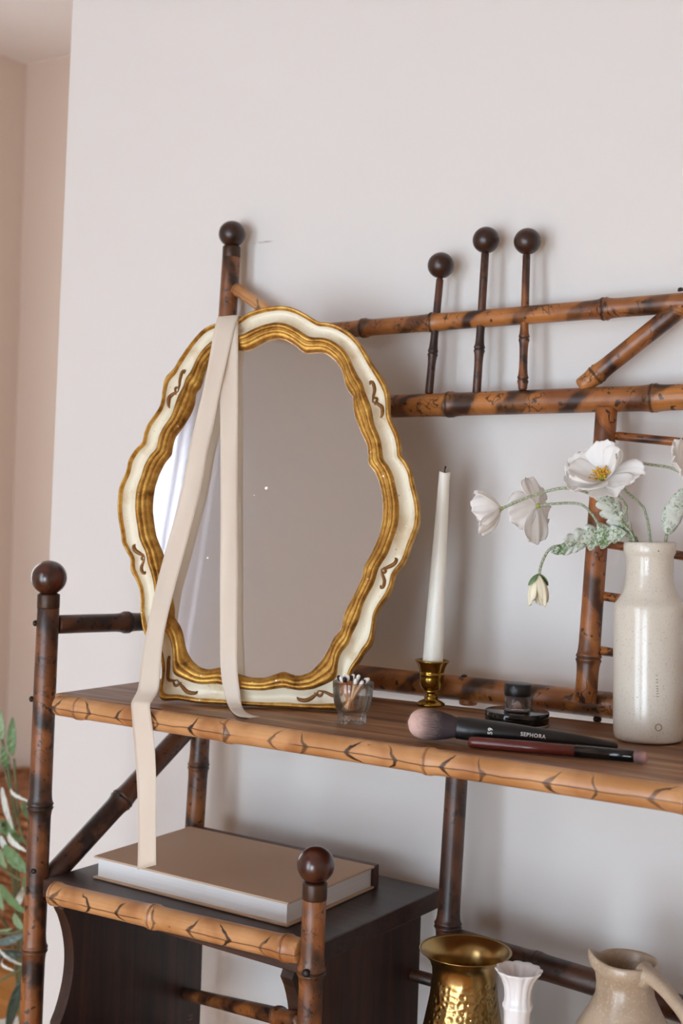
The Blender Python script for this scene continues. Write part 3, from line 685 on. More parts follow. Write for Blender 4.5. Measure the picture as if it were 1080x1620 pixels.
c0 = Vector((CX+0.0003, CY, cz+0.0384)); c1 = Vector((CX+0.0068, CY+0.001, 1.3315))
CN = thing('taper_candle', 'tall white taper candle, used, standing in the brass candlestick', 'candle', c0)
Lc = (c1-c0).length
prof = [(0, 0), (0.0106, 0), (0.0113, 0.002)]+[(0.0113+(0.0062-0.0113)*(i/24)**1.15, 0.002+(Lc-0.004)*i/24) for i in range(1, 25)]+[(0.0059, Lc-0.0008), (0.0045, Lc-0.0012), (0.0018, Lc-0.0022), (0, Lc-0.0024)]
def wobble(a, r, z, i): return (r*(1+0.03*math.sin(2*a+z*20)+(0.16*math.exp(-((z-Lc+0.004)/0.004)**2)*max(0, math.cos(a-0.6))**4)), z+0.0008*math.sin(a*2)*(1 if z > Lc-0.003 else 0))
v, f = lathe(prof, 30, wobble)
mesh_obj('wax', v, f, M_wax, CN, frame_z(c0, c1, (1, 0, 0)))
v, f = tube([c1-Vector((0, 0, 0.003)), c1+Vector((0.0002, 0, 0.002)), c1+Vector((0.001, 0, 0.0045)), c1+Vector((0.0012, 0, 0.0062))], [0.0006, 0.0007, 0.0010, 0.0009], 8)
mesh_obj('wick', v, f, M_wick, CN)

# ------------------------------------------------------------------ match glass and matches
t = NT('clear_glass'); g = t.n('BsdfGlass', {'Roughness': 0.0, 'IOR': 1.45, 'Color': (0.97, 0.985, 0.98, 1)}); tr = t.n('BsdfTransparent', {'Color': (0.985, 0.99, 0.988, 1)})
gl = t.n('BsdfGlossy', {'Roughness': 0.02}); fr = t.n('LayerWeight', {'Blend': 0.32}); thin = t.n('MixShader'); t.set(thin.inputs[0], t.math('MULTIPLY', fr.outputs['Fresnel'], 0.75)); t.t.links.new(tr.outputs[0], thin.inputs[1]); t.t.links.new(gl.outputs[0], thin.inputs[2])
mx = t.n('MixShader', {0: 0.80}); t.t.links.new(g.outputs[0], mx.inputs[1]); t.t.links.new(thin.outputs[0], mx.inputs[2]); t.t.links.new(mx.outputs[0], t.out.inputs[0])
M_glass = t.m
GX, GY = -0.7458, -0.2535; gz = shz(GX)
GL = thing('match_glass', 'small clear footed glass holding matches beside the mirror', 'glass', (GX, GY, gz))
def facet(a, r, z, i): return ((r*(1+0.035*math.cos(16*a)), z) if z < 0.0085 and i < 6 else (r, z))
v, f = lathe([(0, 0.0012), (0.0125, 0.0004), (0.0142, 0), (0.0146, 0.001), (0.0146, 0.0078), (0.0138, 0.0092), (0.0150, 0.0110), (0.0172, 0.0145), (0.0192, 0.0205), (0.0203, 0.0280), (0.0209, 0.0360), (0.0212, 0.0418), (0.0210, 0.0424), (0.0206, 0.0420), (0.0202, 0.0360), (0.0196, 0.0280), (0.0185, 0.0210), (0.0163, 0.0155), (0.0135, 0.0122), (0, 0.0112)], 64, facet)
mesh_obj('glass_body', v, f, M_glass, GL, Matrix.Translation((GX, GY, gz)))
M_match = plain('pale_match_wood', '#d8b08a', 0.6, var=0.2, scale=150)
M_matchd = plain('warm_match_wood', '#b9784a', 0.6, var=0.2, scale=150)
M_tipw = plain('white_match_head', '#f1efec', 0.6, var=0.05)
M_tipk = plain('black_match_head', '#171419', 0.5, var=0.2)
rng = random.Random(11)
mt = [(-0.86, 'k', .30), (-0.72, 'w', .1), (-0.52, 'k', -.35), (-0.50, 'w', .5), (-0.33, 'w', -.1), (-0.12, 'k', .4), (0.0, 'w', .55), (0.12, 'w', -.45), (0.30, 'w', .1), (0.38, 'k', .45), (0.52, 'w', -.5), (0.62, 'k', -.15), (0.74, 'w', .3), (0.86, 'w', -.1)]
rx = Vector((rt.x, rt.y, 0)).normalized(); fy = Vector((fw.x, fw.y, 0)).normalized()
ORD = ('leftmost', 'second from the left', 'third from the left', 'fourth from the left', 'fifth from the left', 'sixth from the left', 'seventh from the left', 'second from the right', 'rightmost')
seen = {'w': 0, 'k': 0}
ordk = ('leftmost', 'second from the left', 'middle one', 'second from the right', 'rightmost')
for s, c, d in mt:
    base = Vector((GX, GY, gz+0.0135))+rx*(-0.0035-0.004*s+rng.uniform(-0.002, 0.002))+fy*(-d*0.010)
    topp = Vector((GX, GY, gz+0.0455+rng.uniform(-0.0015, 0.0035)))+rx*(0.0182*s)+fy*(d*0.018)
    dr = (topp-base).normalized(); topp = base+dr*0.0355 if (topp-base).length < 0.0355 else topp
    w_ = ORD[seen[c]] if c == 'w' else ordk[seen[c]]
    seen[c] += 1
    m = thing('matchstick', f"{'white' if c == 'w' else 'black'} headed matchstick in the footed glass, {w_} of the {'nine white' if c == 'w' else 'five black'} heads", 'match', base, 'white headed matches in the glass' if c == 'w' else 'black headed matches in the glass')
    L = (topp-base).length
    Mx = frame_z(base, topp)
    q = 0.00115
    box('stick', (-q, q, -q, q, 0, L-0.003), M_match if (c == 'w' and s > -0.2) else M_matchd, m, 0.0, Mx)
    v, f = lathe([(0, L-0.0055), (0.0014, L-0.0053), (0.0020, L-0.0035), (0.0021, L-0.0015), (0.0016, L+0.0002), (0, L+0.0010)], 14)
    mesh_obj('match_head', v, f, M_tipw if c == 'w' else M_tipk, m, Mx)

# ------------------------------------------------------------------ makeup: compact, jar, two brushes
M_black = plain('black_lacquer', '#0b0b0c', 0.09, var=0.1)
M_satin = plain('black_satin', '#141314', 0.38, var=0.1)
M_rim = plain('compact_edge', '#b9b2a8', 0.25, 0.6)
PX, PY = -0.6150, -0.1420; pz = shz(PX)
CP = thing('powder_compact', 'round flat black powder compact under the small jar', 'compact', (PX, PY, pz))
v, f = lathe([(0, 0), (0.0325, 0), (0.0335, 0.0006), (0.0338, 0.0016), (0.0330, 0.0024), (0, 0.0024)], 64)
mesh_obj('base_edge', v, f, M_rim, CP, Matrix.Translation((PX, PY, pz)))
v, f = lathe([(0, 0.0022), (0.0328, 0.0022), (0.0332, 0.0026), (0.0332, 0.0128), (0.0326, 0.0136), (0.0310, 0.0138), (0, 0.0138)], 64)
mesh_obj('compact_lid', v, f, M_black, CP, Matrix.Translation((PX, PY, pz)))
jz = pz+0.0139; JX, JY = PX-0.001, PY+0.002
JR = thing('pigment_jar', 'little round jar of pink pigment with black lid, standing on the black compact', 'jar', (JX, JY, jz))
M_pig = plain('rose_pigment', '#c9a59b', 0.6, var=0.1, scale=200)
v, f = lathe([(0, 0), (0.0132, 0), (0.0138, 0.0006), (0.0138, 0.0150), (0.0130, 0.0155), (0.0120, 0.0152), (0.0120, 0.0036), (0.0112, 0.0030), (0, 0.0030)], 44)
mesh_obj('jar_body', v, f, M_glass, JR, Matrix.Translation((JX, JY, jz)))
v, f = lathe([(0, 0.0034), (0.0116, 0.0034), (0.0118, 0.0040), (0.0118, 0.0148), (0, 0.0150)], 40)
mesh_obj('pigment', v, f, M_pig, JR, Matrix.Translation((JX, JY, jz)))
v, f = lathe([(0, 0.0157), (0.0139, 0.0157), (0.0141, 0.0162), (0.0141, 0.0270), (0.0135, 0.0277), (0, 0.0277)], 44)
mesh_obj('jar_lid', v, f, M_satin, JR, Matrix.Translation((JX, JY, jz)))

def fur(name, tip_c, root_c, z0, z1):
    t = NT(name); o = t.obj(); sx = t.n('SeparateXYZ'); t.set(sx.inputs[0], o)
    g = t.math('ADD', sx.outputs[2], t.math('MULTIPLY', t.math('SUBTRACT', t.noise(t.scaled(o, (900, 900, 90)), 1.0, 2), 0.5), (z1-z0)*0.55))
    return t.done(t.mix(t.sstep(g, z0, z1), lin(root_c), lin(tip_c)), 0.7)
M_txt = plain('white_print', '#e9e7e4', 0.5, var=0.02)
a0 = Vector((-0.6065, -0.2830, shz(-0.6065)+0.0150)); a1 = Vector((-0.4715, -0.2170, shz(-0.4715)+0.0046))
ax = (a1-a0).normalized(); LB = (a1-a0).length
MB = frame_z(a0, a1, (0.35, -0.45, 0.8))
B1 = thing('makeup_brush', 'large fluffy powder brush with a thick black handle and white lettering, lying on the shelf', 'brush', a0, None, MB)
hp = [(0, 0), (0.0100, 0), (0.0106, 0.001), (0.0108, 0.012), (0.0106, 0.028), (0.0098, 0.055), (0.0080, 0.090), (0.0058, 0.125), (0.0041, LB-0.012), (0.0037, LB-0.004), (0.0026, LB-0.0008), (0, LB)]
v, f = lathe(hp, 36)
hb = mesh_obj('handle', v, f, M_satin, B1, MB)
def hrad(z):
    for (a, b), (c, d) in zip(hp[2:], hp[3:]):
        if b <= z <= d: return a+(c-a)*(z-b)/(d-b)
    return 0.01
HL = 0.0475
def head_r(t_): return 0.0098+0.0064*math.sin(PI*min(1, t_*0.95)*0.62) if t_ < 0.62 else (0.0098+0.0064*math.sin(PI*0.589*0.62))*math.sqrt(max(0, 1-((t_-0.62)/0.38)**2.2))
def head_part(name, fn, L, n_hair, mat, frame, rroot, hw, parent, seed):
    prof = [(0, -0.0005)]+[(fn(i/20)*0.93, -L*0.97*i/20) for i in range(0, 20)]+[(0, -L*0.97)]
    v, f = lathe(prof, 30); f = [tuple(reversed(q)) for q in f]
    mesh_obj('bristle_core', v, f, mat, parent, frame)
    rg = random.Random(seed); vs, fs = [], []
    for _ in range(n_hair):
        a = rg.uniform(0, 2*PI); e = 1-abs(rg.gauss(0, 0.22)); e = max(0.3, e)*rg.uniform(0.985, 1.03)
        q = rg.random()**0.5
        if rg.random() < 0.55: tz = 0.62+0.38*rg.random()**0.6
        else: tz = rg.uniform(0.25, 0.75)
        tz = min(tz, 0.995)
        rr = fn(tz); zz = -L*tz; a2 = a+rg.gauss(0, 0.06)
        jit = rg.uniform(0.96, 1.035)
        p0 = Vector((rroot*0.97*math.cos(a), rroot*0.97*math.sin(a), 0)); p1 = Vector((rr*jit*math.cos(a2), rr*jit*math.sin(a2), zz*jit))
        pm = Vector((fn(tz*0.5)*math.cos(a), fn(tz*0.5)*math.sin(a), zz*0.5)) if tz < 0.9 else p0.lerp(p1, 0.5)+Vector((math.cos(a), math.sin(a), 0))*fn(0.5)*(1-q)*0.25
        sd = Vector((-math.sin(a), math.cos(a), 0))*hw
        i = len(vs); vs += [p0-sd, p0+sd, pm+sd*0.8, pm-sd*0.8, p1]
        fs += [(i, i+1, i+2, i+3), (i+3, i+2, i+4)]
    o = mesh_obj('bristles', vs, fs, mat, parent, frame); o['kind'] = 'stuff'
M_fur = fur('powder_bristles', '#d3b1a6', '#4c3b3d', 0.0, 1.0)
M_fur = None
def fur_neg(name, tip_c, root_c, L):
    t = NT(name); o = t.obj(); sx = t.n('SeparateXYZ'); t.set(sx.inputs[0], o)
    z = t.math('MULTIPLY', sx.outputs[2], -1.0/L)
    g = t.math('ADD', z, t.math('MULTIPLY', t.math('SUBTRACT', t.noise(t.scaled(o, (1400, 1400, 70)), 1.0, 2), 0.5), 0.5))
    return t.done(t.mix(t.sstep(g, 0.25, 0.95), lin(root_c), lin(tip_c)), 0.75)
M_fur = fur_neg('powder_bristles', '#d8b6ab', '#3d3033', HL)
head_part('head', head_r, HL, 5200, M_fur, MB, 0.0097, 0.00010, B1, 3)
def lettering(name, text, size, z, phi, rot, parent, frame):
    cu = bpy.data.curves.new(name, 'FONT'); cu.body = text; cu.size = size; cu.align_x = 'CENTER'; cu.align_y = 'CENTER'; cu.space_character = 1.12; cu.offset = size*0.012; cu.resolution_u = 3
    tmp = bpy.data.objects.new(name, cu); COL.objects.link(tmp)
    dg_ = bpy.context.evaluated_depsgraph_get()
    me = bpy.data.meshes.new_from_object(tmp.evaluated_get(dg_))
    bpy.data.objects.remove(tmp)
    bm = bmesh.new(); bm.from_mesh(me)
    vs = []
    for v_ in bm.verts:
        x_, y_ = v_.co.x, v_.co.y
        if rot: x_, y_ = -y_, x_
        zz = z+x_; r = hrad(zz)+0.00012
        a = phi+sg*y_/r
        vs.append(Vector((r*math.cos(a), r*math.sin(a), zz)))
    fs = [[v_.index for v_ in f_.verts] for f_ in bm.faces]
    bm.free(); bpy.data.meshes.remove(me)
    return mesh_obj(name, vs, fs, M_txt, parent, frame, smooth=False)
inv = MB.to_3x3().inverted(); vd = inv @ (Vector((0, -1.35, 1.30))-a0).normalized()
upd = inv @ Vector((0, 0, 1)); phi0 = math.atan2(vd.y, vd.x); phu = math.atan2(upd.y, upd.x)
sg = 1 if math.sin(phu-phi0) > 0 else -1
lettering('lettering', 'SEPHORA', 0.0050, 0.072, phi0+sg*0.10, False, hb, MB)
lettering('lettering', '59', 0.0062, 0.0325, phi0+sg*0.02, True, hb, MB)

M_redwood = plain('oxblood_lacquer', '#5e231b', 0.25, 0.0, 0.35, 60)
e0 = Vector((-0.5850, -0.2960, shz(-0.5850)+0.0060)); e1 = Vector((-0.4375, -0.2620, shz(-0.4375)+0.0062))
ME = frame_z(e0, e1, (0.2, -0.4, 0.85)); LE = (e1-e0).length
B2 = thing('eyeshadow_brush', 'slim red-brown handled eyeshadow brush lying in front of the black brush', 'brush', e0, None, ME)
zf = LE*0.655
v, f = lathe([(0, 0), (0.0040, 0.0002), (0.0049, 0.0012), (0.0052, 0.006), (0.0054, zf*0.5), (0.0054, zf), (0, zf)], 26)
mesh_obj('handle', v, f, M_redwood, B2, ME)
v, f = lathe([(0, zf), (0.0056, zf), (0.0056, LE-0.002), (0.0053, LE), (0, LE)], 26)
mesh_obj('ferrule', v, f, M_black, B2, ME)
ME2 = ME @ Matrix.Translation((0, 0, LE)) @ Matrix.Rotation(PI, 4, 'X')
def head2(t_): return 0.0052*(1+0.10*math.sin(PI*t_)) if t_ < 0.6 else 0.0056*math.sqrt(max(0, 1-((t_-0.6)/0.4)**2.4))
M_fur2 = fur_neg('shadow_bristles', '#b98f86', '#8a6a66', 0.0125)
head_part('head', head2, 0.0125, 900, M_fur2, ME2, 0.0050, 0.0001, B2, 5)

# ------------------------------------------------------------------ stoneware bottle
t = NT('stoneware'); o_ = t.obj(); n1 = t.noise(o_, 18, 4); n2 = t.noise(o_, 520, 2); n3 = t.noise(o_, 900, 2); n4 = t.noise(o_, 9, 2)
col = t.mix(n1, lin('#cbc2b2'), lin('#dcd5c8')); col = t.mix(t.sstep(n4, 0.55, 0.8), col, lin('#bdae98'))
col = t.mix(t.math('MULTIPLY', t.sstep(n2, 0.55, 0.75), 0.45), col, lin('#9a8a72'))
col = t.mix(t.sstep(t.noise(o_, 230, 1), 0.775, 0.79), col, lin('#5b4028'))
M_stone = t.done(col, 0.28, 0.0, t.bump(t.noise(o_, 60, 3), 0.12, 0.0015), Coat_Weight=0.35, Coat_Roughness=0.12)
b0 = Vector((-0.4735, -0.1380, shz(-0.4735)+0.0008)); b1_ = Vector((-0.4795, -0.1380, 1.2655))
MBt = frame_z(b0, b1_, (1, 0, 0)); HB = (b1_-b0).length
BT = thing('stoneware_bottle', 'tall grey-beige glazed stoneware bottle used as a vase on the right of the shelf', 'bottle', b0, None, MBt)
pr = [(0, 0.001), (0.030, 0.0005), (0.0318, 0.0), (0.0330, 0.0022), (0.0338, 0.006), (0.0341, 0.02), (0.0344, 0.06), (0.0345, 0.10), (0.0344, 0.1275), (0.0341, 0.1300), (0.0330, 0.1325), (0.0300, 0.1365), (0.0268, 0.1415), (0.0246, 0.1475), (0.0233, 0.1545), (0.0228, 0.1600), (0.02265, 0.1625), (0.0228, 0.1640), (0.02255, 0.1652), (0.0228, 0.1668), (0.0228, 0.1700), (0.0230, 0.1780), (0.0236, 0.1798), (0.0247, 0.1815), (0.0252, 0.1845), (0.0252, 0.1895), (0.0247, HB-0.0012), (0.0238, HB), (0.0222, HB-0.0004), (0.0210, HB-0.003), (0.0200, HB-0.012), (0.0198, 0.160), (0.0215, 0.145), (0.0290, 0.130), (0.0310, 0.10), (0.0310, 0.01), (0, 0.008)]
v, f = lathe(pr, 64)
bt = mesh_obj('bottle_body', v, f, M_stone, BT, MBt)
# stamped maker's ring near the foot and the worn vertical impressed mark
cang = math.atan2(*((MBt.to_3x3().inverted() @ Vector((0.36, -0.93, 0))).yx))
def on_body(az, z, r=0.0347): return MBt @ Vector((r*math.cos(az), r*math.sin(az), z))
pts = [on_body(cang+0.28+0.09*math.cos(a), 0.0165+0.0031*math.sin(a), 0.0342) for a in [2*PI*i/20 for i in range(21)]]
M_mark = plain('impressed_mark', '#a39277', 0.5)
v, f = tube(pts, 0.0006, 6); mesh_obj('stamp', v, f, M_mark, bt)
vs, fs = [], []
for k, zt in enumerate((0.046, 0.0485, 0.051, 0.0533, 0.0556, 0.059, 0.062, 0.066)):      # worn, unreadable impressed strokes
    v, f = tube([on_body(cang+0.22-0.004*k, zt, 0.03455), on_body(cang+0.285-0.006*k, zt+0.0002*(k % 3), 0.03455)], 0.0004, 6)
    o0 = len(vs); vs += v; fs += [tuple(i_+o0 for i_ in q) for q in f]
mesh_obj('impressed_mark', vs, fs, M_mark, bt)

# ------------------------------------------------------------------ poppies
t = NT('petal_white'); o_ = t.obj(); nn = t.noise(t.scaled(o_, (260, 260, 260)), 1.0, 3)
col = t.mix(t.math('MULTIPLY', nn, 0.35), lin('#fdfcfa'), lin('#f0ebe6'))
bs = t.n('BsdfPrincipled', {'Roughness': 0.6}); t.set(bs.inputs['Base Color'], col); t.set(bs.inputs['Normal'], t.bump(nn, 0.35, 0.0006))
tl = t.n('BsdfTranslucent'); t.set(tl.inputs[0], col); mx = t.n('MixShader', {0: 0.35})
t.t.links.new(bs.outputs[0], mx.inputs[1]); t.t.links.new(tl.outputs[0], mx.inputs[2]); t.t.links.new(mx.outputs[0], t.out.inputs[0])
M_petal = t.m
M_cream = plain('bud_cream', '#efe8cd', 0.55, var=0.08, scale=90)
M_yel = plain('stamen_yellow', '#e8b23a', 0.6, var=0.2, scale=300)
M_yg = plain('flower_base_green', '#a9ad4e', 0.6, var=0.2, scale=300)
M_sep = plain('sepal_green', '#6f8f62', 0.7, var=0.25, scale=300)
t = NT('fuzzy_stem'); o_ = t.obj(); nz_ = t.noise(o_, 700, 2)
M_stem = t.done(t.mix(t.sstep(nz_, 0.4, 0.65), lin('#7f8a66'), lin('#b9bfae')), 0.8)
t = NT('silver_leaf'); o_ = t.obj(); nz_ = t.noise(o_, 420, 4, 0.7); big = t.noise(o_, 45, 2)
fz = t.math('ADD', nz_, t.math('MULTIPLY', t.math('SUBTRACT', big, 0.5), 0.9))
M_leaf = t.done(t.mix(t.sstep(fz, 0.28, 0.50), lin('#63854c'), lin('#d0d7ce')), 0.8, 0.0, t.bump(nz_, 0.3, 0.0006))
def basis(axis):
    z = Vector(axis).normalized(); h = Vector((0, 0, 1)) if abs(z.z) < 0.9 else Vector((1, 0, 0))
    x = (h-z*h.dot(z)).normalized(); return x, z.cross(x), z
def petal(parent, base, axis, az, L, Wd, open0, open1, seed, ruff=0.0016, cup=0.25, mat=None):
    """one petal: starts at angle open0 from the axis and flares to open1 at the rim (degrees)"""
    x, y, z = basis(axis); rg = random.Random(seed)
    rad = x*math.cos(az)+y*math.sin(az); tan = -x*math.sin(az)+y*math.cos(az)
    ns, nt = 16, 18; vs, fs = [], []
    r, h = 0.0012, 0.0; prev = 0
    f1, f2, p1, p2 = rg.uniform(5, 8), rg.uniform(10, 15), rg.uniform(0, 6), rg.uniform(0, 6)
    for i in range(ns+1):
        s = i/ns; a = math.radians(open0+(open1-open0)*s)
        if i: r += math.sin(a)*L/ns; h += math.cos(a)*L/ns
        w = Wd*(0.10+0.90*math.sin(PI*min(1, 0.06+0.62*s))**1.1)*(1 if s < 0.8 else math.sqrt(max(0.0, 1-((s-0.8)/0.245)**2*0.55)))
        nrm = rad*math.cos(a)-z*math.sin(a); along = rad*math.sin(a)+z*math.cos(a)
        for j in range(nt+1):
            t_ = -1+2*j/nt
            edge = 1-0.16*s*abs(t_)**3
            d = ruff*s*(math.sin(f1*t_+p1)+0.55*math.sin(f2*t_+p2+3*s)+0.3*math.sin(23*t_+p1*2))
            tipv = 0.10*L*s*s*(0.5*math.sin(f2*0.7*t_+p1)+0.35*math.sin(19*t_+p2)) if s > 0.5 else 0
            co = Vector(base)+rad*r+z*h+tan*(t_*w*edge)-nrm*(cup*w*t_*t_)+nrm*d+along*(tipv*0.35-0.16*L*s*t_*t_)
            vs.append(co)
    for i in range(ns):
        for j in range(nt):
            a = i*(nt+1)+j; fs.append((a, a+1, a+nt+2, a+nt+1))
    o = mesh_obj('petal', vs, fs, mat or M_petal, parent)
    md = o.modifiers.new('thick', 'SOLIDIFY'); md.thickness = 0.00035
    return o
def stem(parent, pts, r=0.0013):
    P = crom(pts, 8); v, f = tube(P, r, 8); return mesh_obj('stem', v, f, M_stem, parent)
def leaf(parent, base, tip, side, Wd, lobes=5, depth=0.45, bend=0.004, mat=None, name='leaf', twist=0.0):
    base, tip = Vector(base), Vector(tip); d = tip-base; L = d.length; d.normalize()
    s_ = Vector(side); s_ = (s_-d*s_.dot(d)).normalized(); n_ = d.cross(s_)
    ns, nt = 40, 6; vs, fs = [], []
    for i in range(ns+1):
        u = i/ns
        env = math.sin(PI*min(1, u**0.8*0.97+0.015))**0.75
        lob = 1 if lobes == 0 else (1-depth)+depth*abs(math.sin(PI*(lobes*u**1.1+0.1)))**0.7
        w = Wd*env*lob+0.0006
        for j in range(nt+1):
            t_ = -1+2*j/nt
            fwd = (0.10*L*abs(t_)*(lob-0.6) if lobes else 0)
            vs.append(base+d*(u*L+fwd)+s_*(t_*w)+n_*(bend*math.sin(PI*u)+0.35*w*t_*t_+0.0009*math.sin(u*30+t_*3)+twist*t_*u*w))
    for i in range(ns):
        for j in range(nt):
            a = i*(nt+1)+j; fs.append((a, a+1, a+nt+2, a+nt+1))
    o = mesh_obj(name, vs, fs, mat or M_leaf, parent)
    md = o.modifiers.new('thick', 'SOLIDIFY'); md.thickness = 0.0004
    return o
def stamens(parent, base, axis, n, L, spread, seed):
    x, y, z = basis(axis); rg = random.Random(seed); vs, fs = [], []
    for _ in range(n):
        a = rg.uniform(0, 2*PI); q = math.radians(rg.uniform(12, spread)); l = L*rg.uniform(0.75, 1.1)
        d = (x*math.cos(a)+y*math.sin(a))*math.sin(q)+z*math.cos(q)
        p0 = Vector(base); p1 = p0+d*l
        v, f = tube([p0, p0.lerp(p1, 0.6), p1-d*0.0012, p1-d*0.0005, p1+d*0.0006], [0.0003, 0.00028, 0.0004, 0.0010, 0.0006], 6)
        k = len(vs); vs += v; fs += [tuple(i+k for i in q_) for q_ in f]
    o = mesh_obj('stamens', vs, fs, M_yel, parent); o['kind'] = 'stuff'
MOUTH = Vector((-0.4795, -0.1380, 1.2655)); DEEP = Vector((-0.4765, -0.1380, 1.165))
G = 'white poppies in the stoneware bottle'
# the big open poppy that faces us
F3 = thing('poppy', 'largest white poppy, fully open with yellow stamens facing the room', 'flower', DEEP, G)
c3, a3 = Vector((-0.5000, -0.2080, 1.3240)), Vector((-0.12, -0.62, 0.72))
stem(F3, [DEEP+Vector((0.004, 0.008, 0)), Vector((-0.4900, -0.1500, 1.2640)), Vector((-0.4985, -0.1640, 1.2848)), Vector((-0.4900, -0.1740, 1.2990)), Vector((-0.4950, -0.1940, 1.3140)), c3])
for az, L, Wd, o0, o1, sd, cup in ((math.radians(12), 0.038, 0.026, 70, 28, 1, 0.30), (math.radians(78), 0.039, 0.027, 75, 38, 2, 0.30), (math.radians(165), 0.038, 0.030, 78, 54, 3, 0.25), (math.radians(232), 0.041, 0.025, 85, 80, 4, 0.16), (math.radians(275), 0.043, 0.024, 84, 84, 8, 0.16), (math.radians(318), 0.036, 0.019, 62, 22, 5, 0.25), (math.radians(120), 0.034, 0.024, 60, 42, 6, 0.3)):
    petal(F3, c3, a3, az, L, Wd, o0, o1, sd, cup=cup)
ball('seed_head', c3+a3.normalized()*0.004, 0.0042, M_yg, F3)
stamens(F3, c3, a3, 60, 0.0125, 58, 7)
# the far left poppy in side view
F1 = thing('poppy', 'leftmost white poppy, half closed and seen from the side on a long drooping stem', 'flower', DEEP, G)
c1_, a1_ = Vector((-0.6060, -0.2100, 1.2930)), Vector((-0.92, -0.30, -0.22))
stem(F1, [DEEP+Vector((-0.008, 0.008, 0)), Vector((-0.4945, -0.1400, 1.2650)), Vector((-0.5020, -0.1560, 1.2860)), Vector((-0.5130, -0.1800, 1.3050)), Vector((-0.5359, -0.2080, 1.3151)), Vector((-0.5720, -0.2115, 1.3065)), c1_], 0.0014)
for i, az in enumerate((0.4, 2.0, 3.5, 5.1)):
    petal(F1, c1_, a1_, az, 0.033, 0.021, 68, 4 if i % 2 else 14, 20+i, 0.0019, 0.28)
ball('flower_base', c1_-a1_.normalized()*0.0005, 0.0022, M_yg, F1)
# the poppy turned away
F2 = thing('poppy', 'white poppy second from the left, turned to show the back of its petals', 'flower', DEEP, G)
c2_, a2_ = Vector((-0.5800, -0.1820, 1.2970)), Vector((-0.97, 0.20, -0.14))
stem(F2, [DEEP+Vector((-0.010, -0.003, 0)), Vector((-0.4975, -0.1440, 1.2665)), Vector((-0.5152, -0.1670, 1.2760)), Vector((-0.5247, -0.1770, 1.2916)), Vector((-0.5360, -0.1820, 1.3004)), Vector((-0.5630, -0.1820, 1.2996)), c2_], 0.0013)
for i, (az, L, Wd, o1) in enumerate(((0.15, 0.031, 0.021, 62), (1.55, 0.035, 0.022, 60), (3.1, 0.037, 0.022, 80), (4.5, 0.034, 0.022, 58))):
    petal(F2, c2_, a2_, az, L, Wd, 80, o1, 40+i, 0.0020, 0.12)
ball('flower_base', c2_-a2_.normalized()*0.0004, 0.0026, M_yg, F2)
# bud on a hooked stem
F5 = thing('poppy', 'drooping cream poppy bud between two green sepals, hanging lowest on a hooked stem', 'flower', DEEP, G)
stem(F5, [DEEP+Vector((-0.004, -0.011, 0)), Vector((-0.4950, -0.1500, 1.2675)), Vector((-0.5335, -0.1620, 1.2596)), Vector((-0.5546, -0.1820, 1.2586)), Vector((-0.5636, -0.1870, 1.2540)), Vector((-0.5682, -0.1920, 1.2414)), Vector((-0.5711, -0.1920, 1.2285))], 0.0014)
cb_, ab_ = Vector((-0.5711, -0.1920, 1.2290)), Vector((0.02, 0.0, -1))
for i, az in enumerate((0.3, 2.4, 4.4)):
    petal(F5, cb_, ab_, az, 0.033, 0.0085, 48, -17, 60+i, 0.0010, 0.55, M_cream)
for s, az in ((1, 2.5), (-1, 5.3)):
    petal(F5, cb_+Vector((0, 0, 0.0012)), ab_, az, 0.0155, 0.0078, 72, 8, 70+s, 0.0002, 0.45, M_sep)['label'] = 'green sepal'
# poppy at the right edge and the bent stem
F4 = thing('poppy', 'white poppy cut by the right edge of the picture, above the bottle', 'flower', DEEP, G)
c4_, a4_ = Vector((-0.4345, -0.1700, 1.3310)), Vector((0.75, -0.25, 0.55))
stem(F4, [DEEP+Vector((0.009, 0.004, 0)), Vector((-0.4790, -0.1380, 1.2670)), Vector((-0.4819, -0.1470, 1.2946)), Vector((-0.4853, -0.1520, 1.3025)), Vector((-0.4960, -0.1720, 1.3200)), Vector((-0.4870, -0.1800, 1.3405)), Vector((-0.4640, -0.1750, 1.3395)), Vector((-0.4485, -0.1720, 1.3372)), c4_], 0.0013)
for i, az in enumerate((0.2, 1.6, 3.1, 4.7)):
    petal(F4, c4_, a4_, az, 0.034, 0.021, 80, 45, 80+i, 0.0018, 0.2)
# leaves
LA = thing('leaf_sprig', 'two silvery lobed leaves leaning left over the bottle mouth', 'leaves', DEEP)
leaf(LA, (-0.4965, -0.1450, 1.2700), (-0.5130, -0.1930, 1.3125), (0.8, 0.55, 0.25), 0.0115, 5, 0.5, 0.003)
leaf(LA, (-0.4965, -0.1560, 1.2740), (-0.5400, -0.2030, 1.2640), (0.15, 0.25, 1.0), 0.0130, 5, 0.5, 0.004)
leaf(LA, (-0.5330, -0.1720, 1.2600), (-0.5560, -0.1970, 1.2530), (0.1, 0.3, 1.0), 0.0060, 3, 0.3, 0.002)
v, f = tube(crom([DEEP+Vector((0, 0.006, 0)), Vector((-0.4885, -0.1440, 1.2600)), Vector((-0.4940, -0.1480, 1.2690)), Vector((-0.4975, -0.1565, 1.2742))], 6), 0.0013, 8)
mesh_obj('stem', v, f, M_stem, LA)
LR = thing('leaf_sprig', 'single upright green leaf at the right edge, rising from the bottle', 'leaves', DEEP)
v, f = tube(crom([DEEP+Vector((0.008, 0, 0)), Vector((-0.4640, -0.1370, 1.2640)), Vector((-0.4600, -0.1395, 1.2800))], 6), 0.0016, 8)
mesh_obj('stem', v, f, M_stem, LR)
leaf(LR, (-0.4615, -0.1390, 1.2740), (-0.4440, -0.1475, 1.3180), (0.75, 0.5, -0.25), 0.0095, 0, 0.3, 0.003)

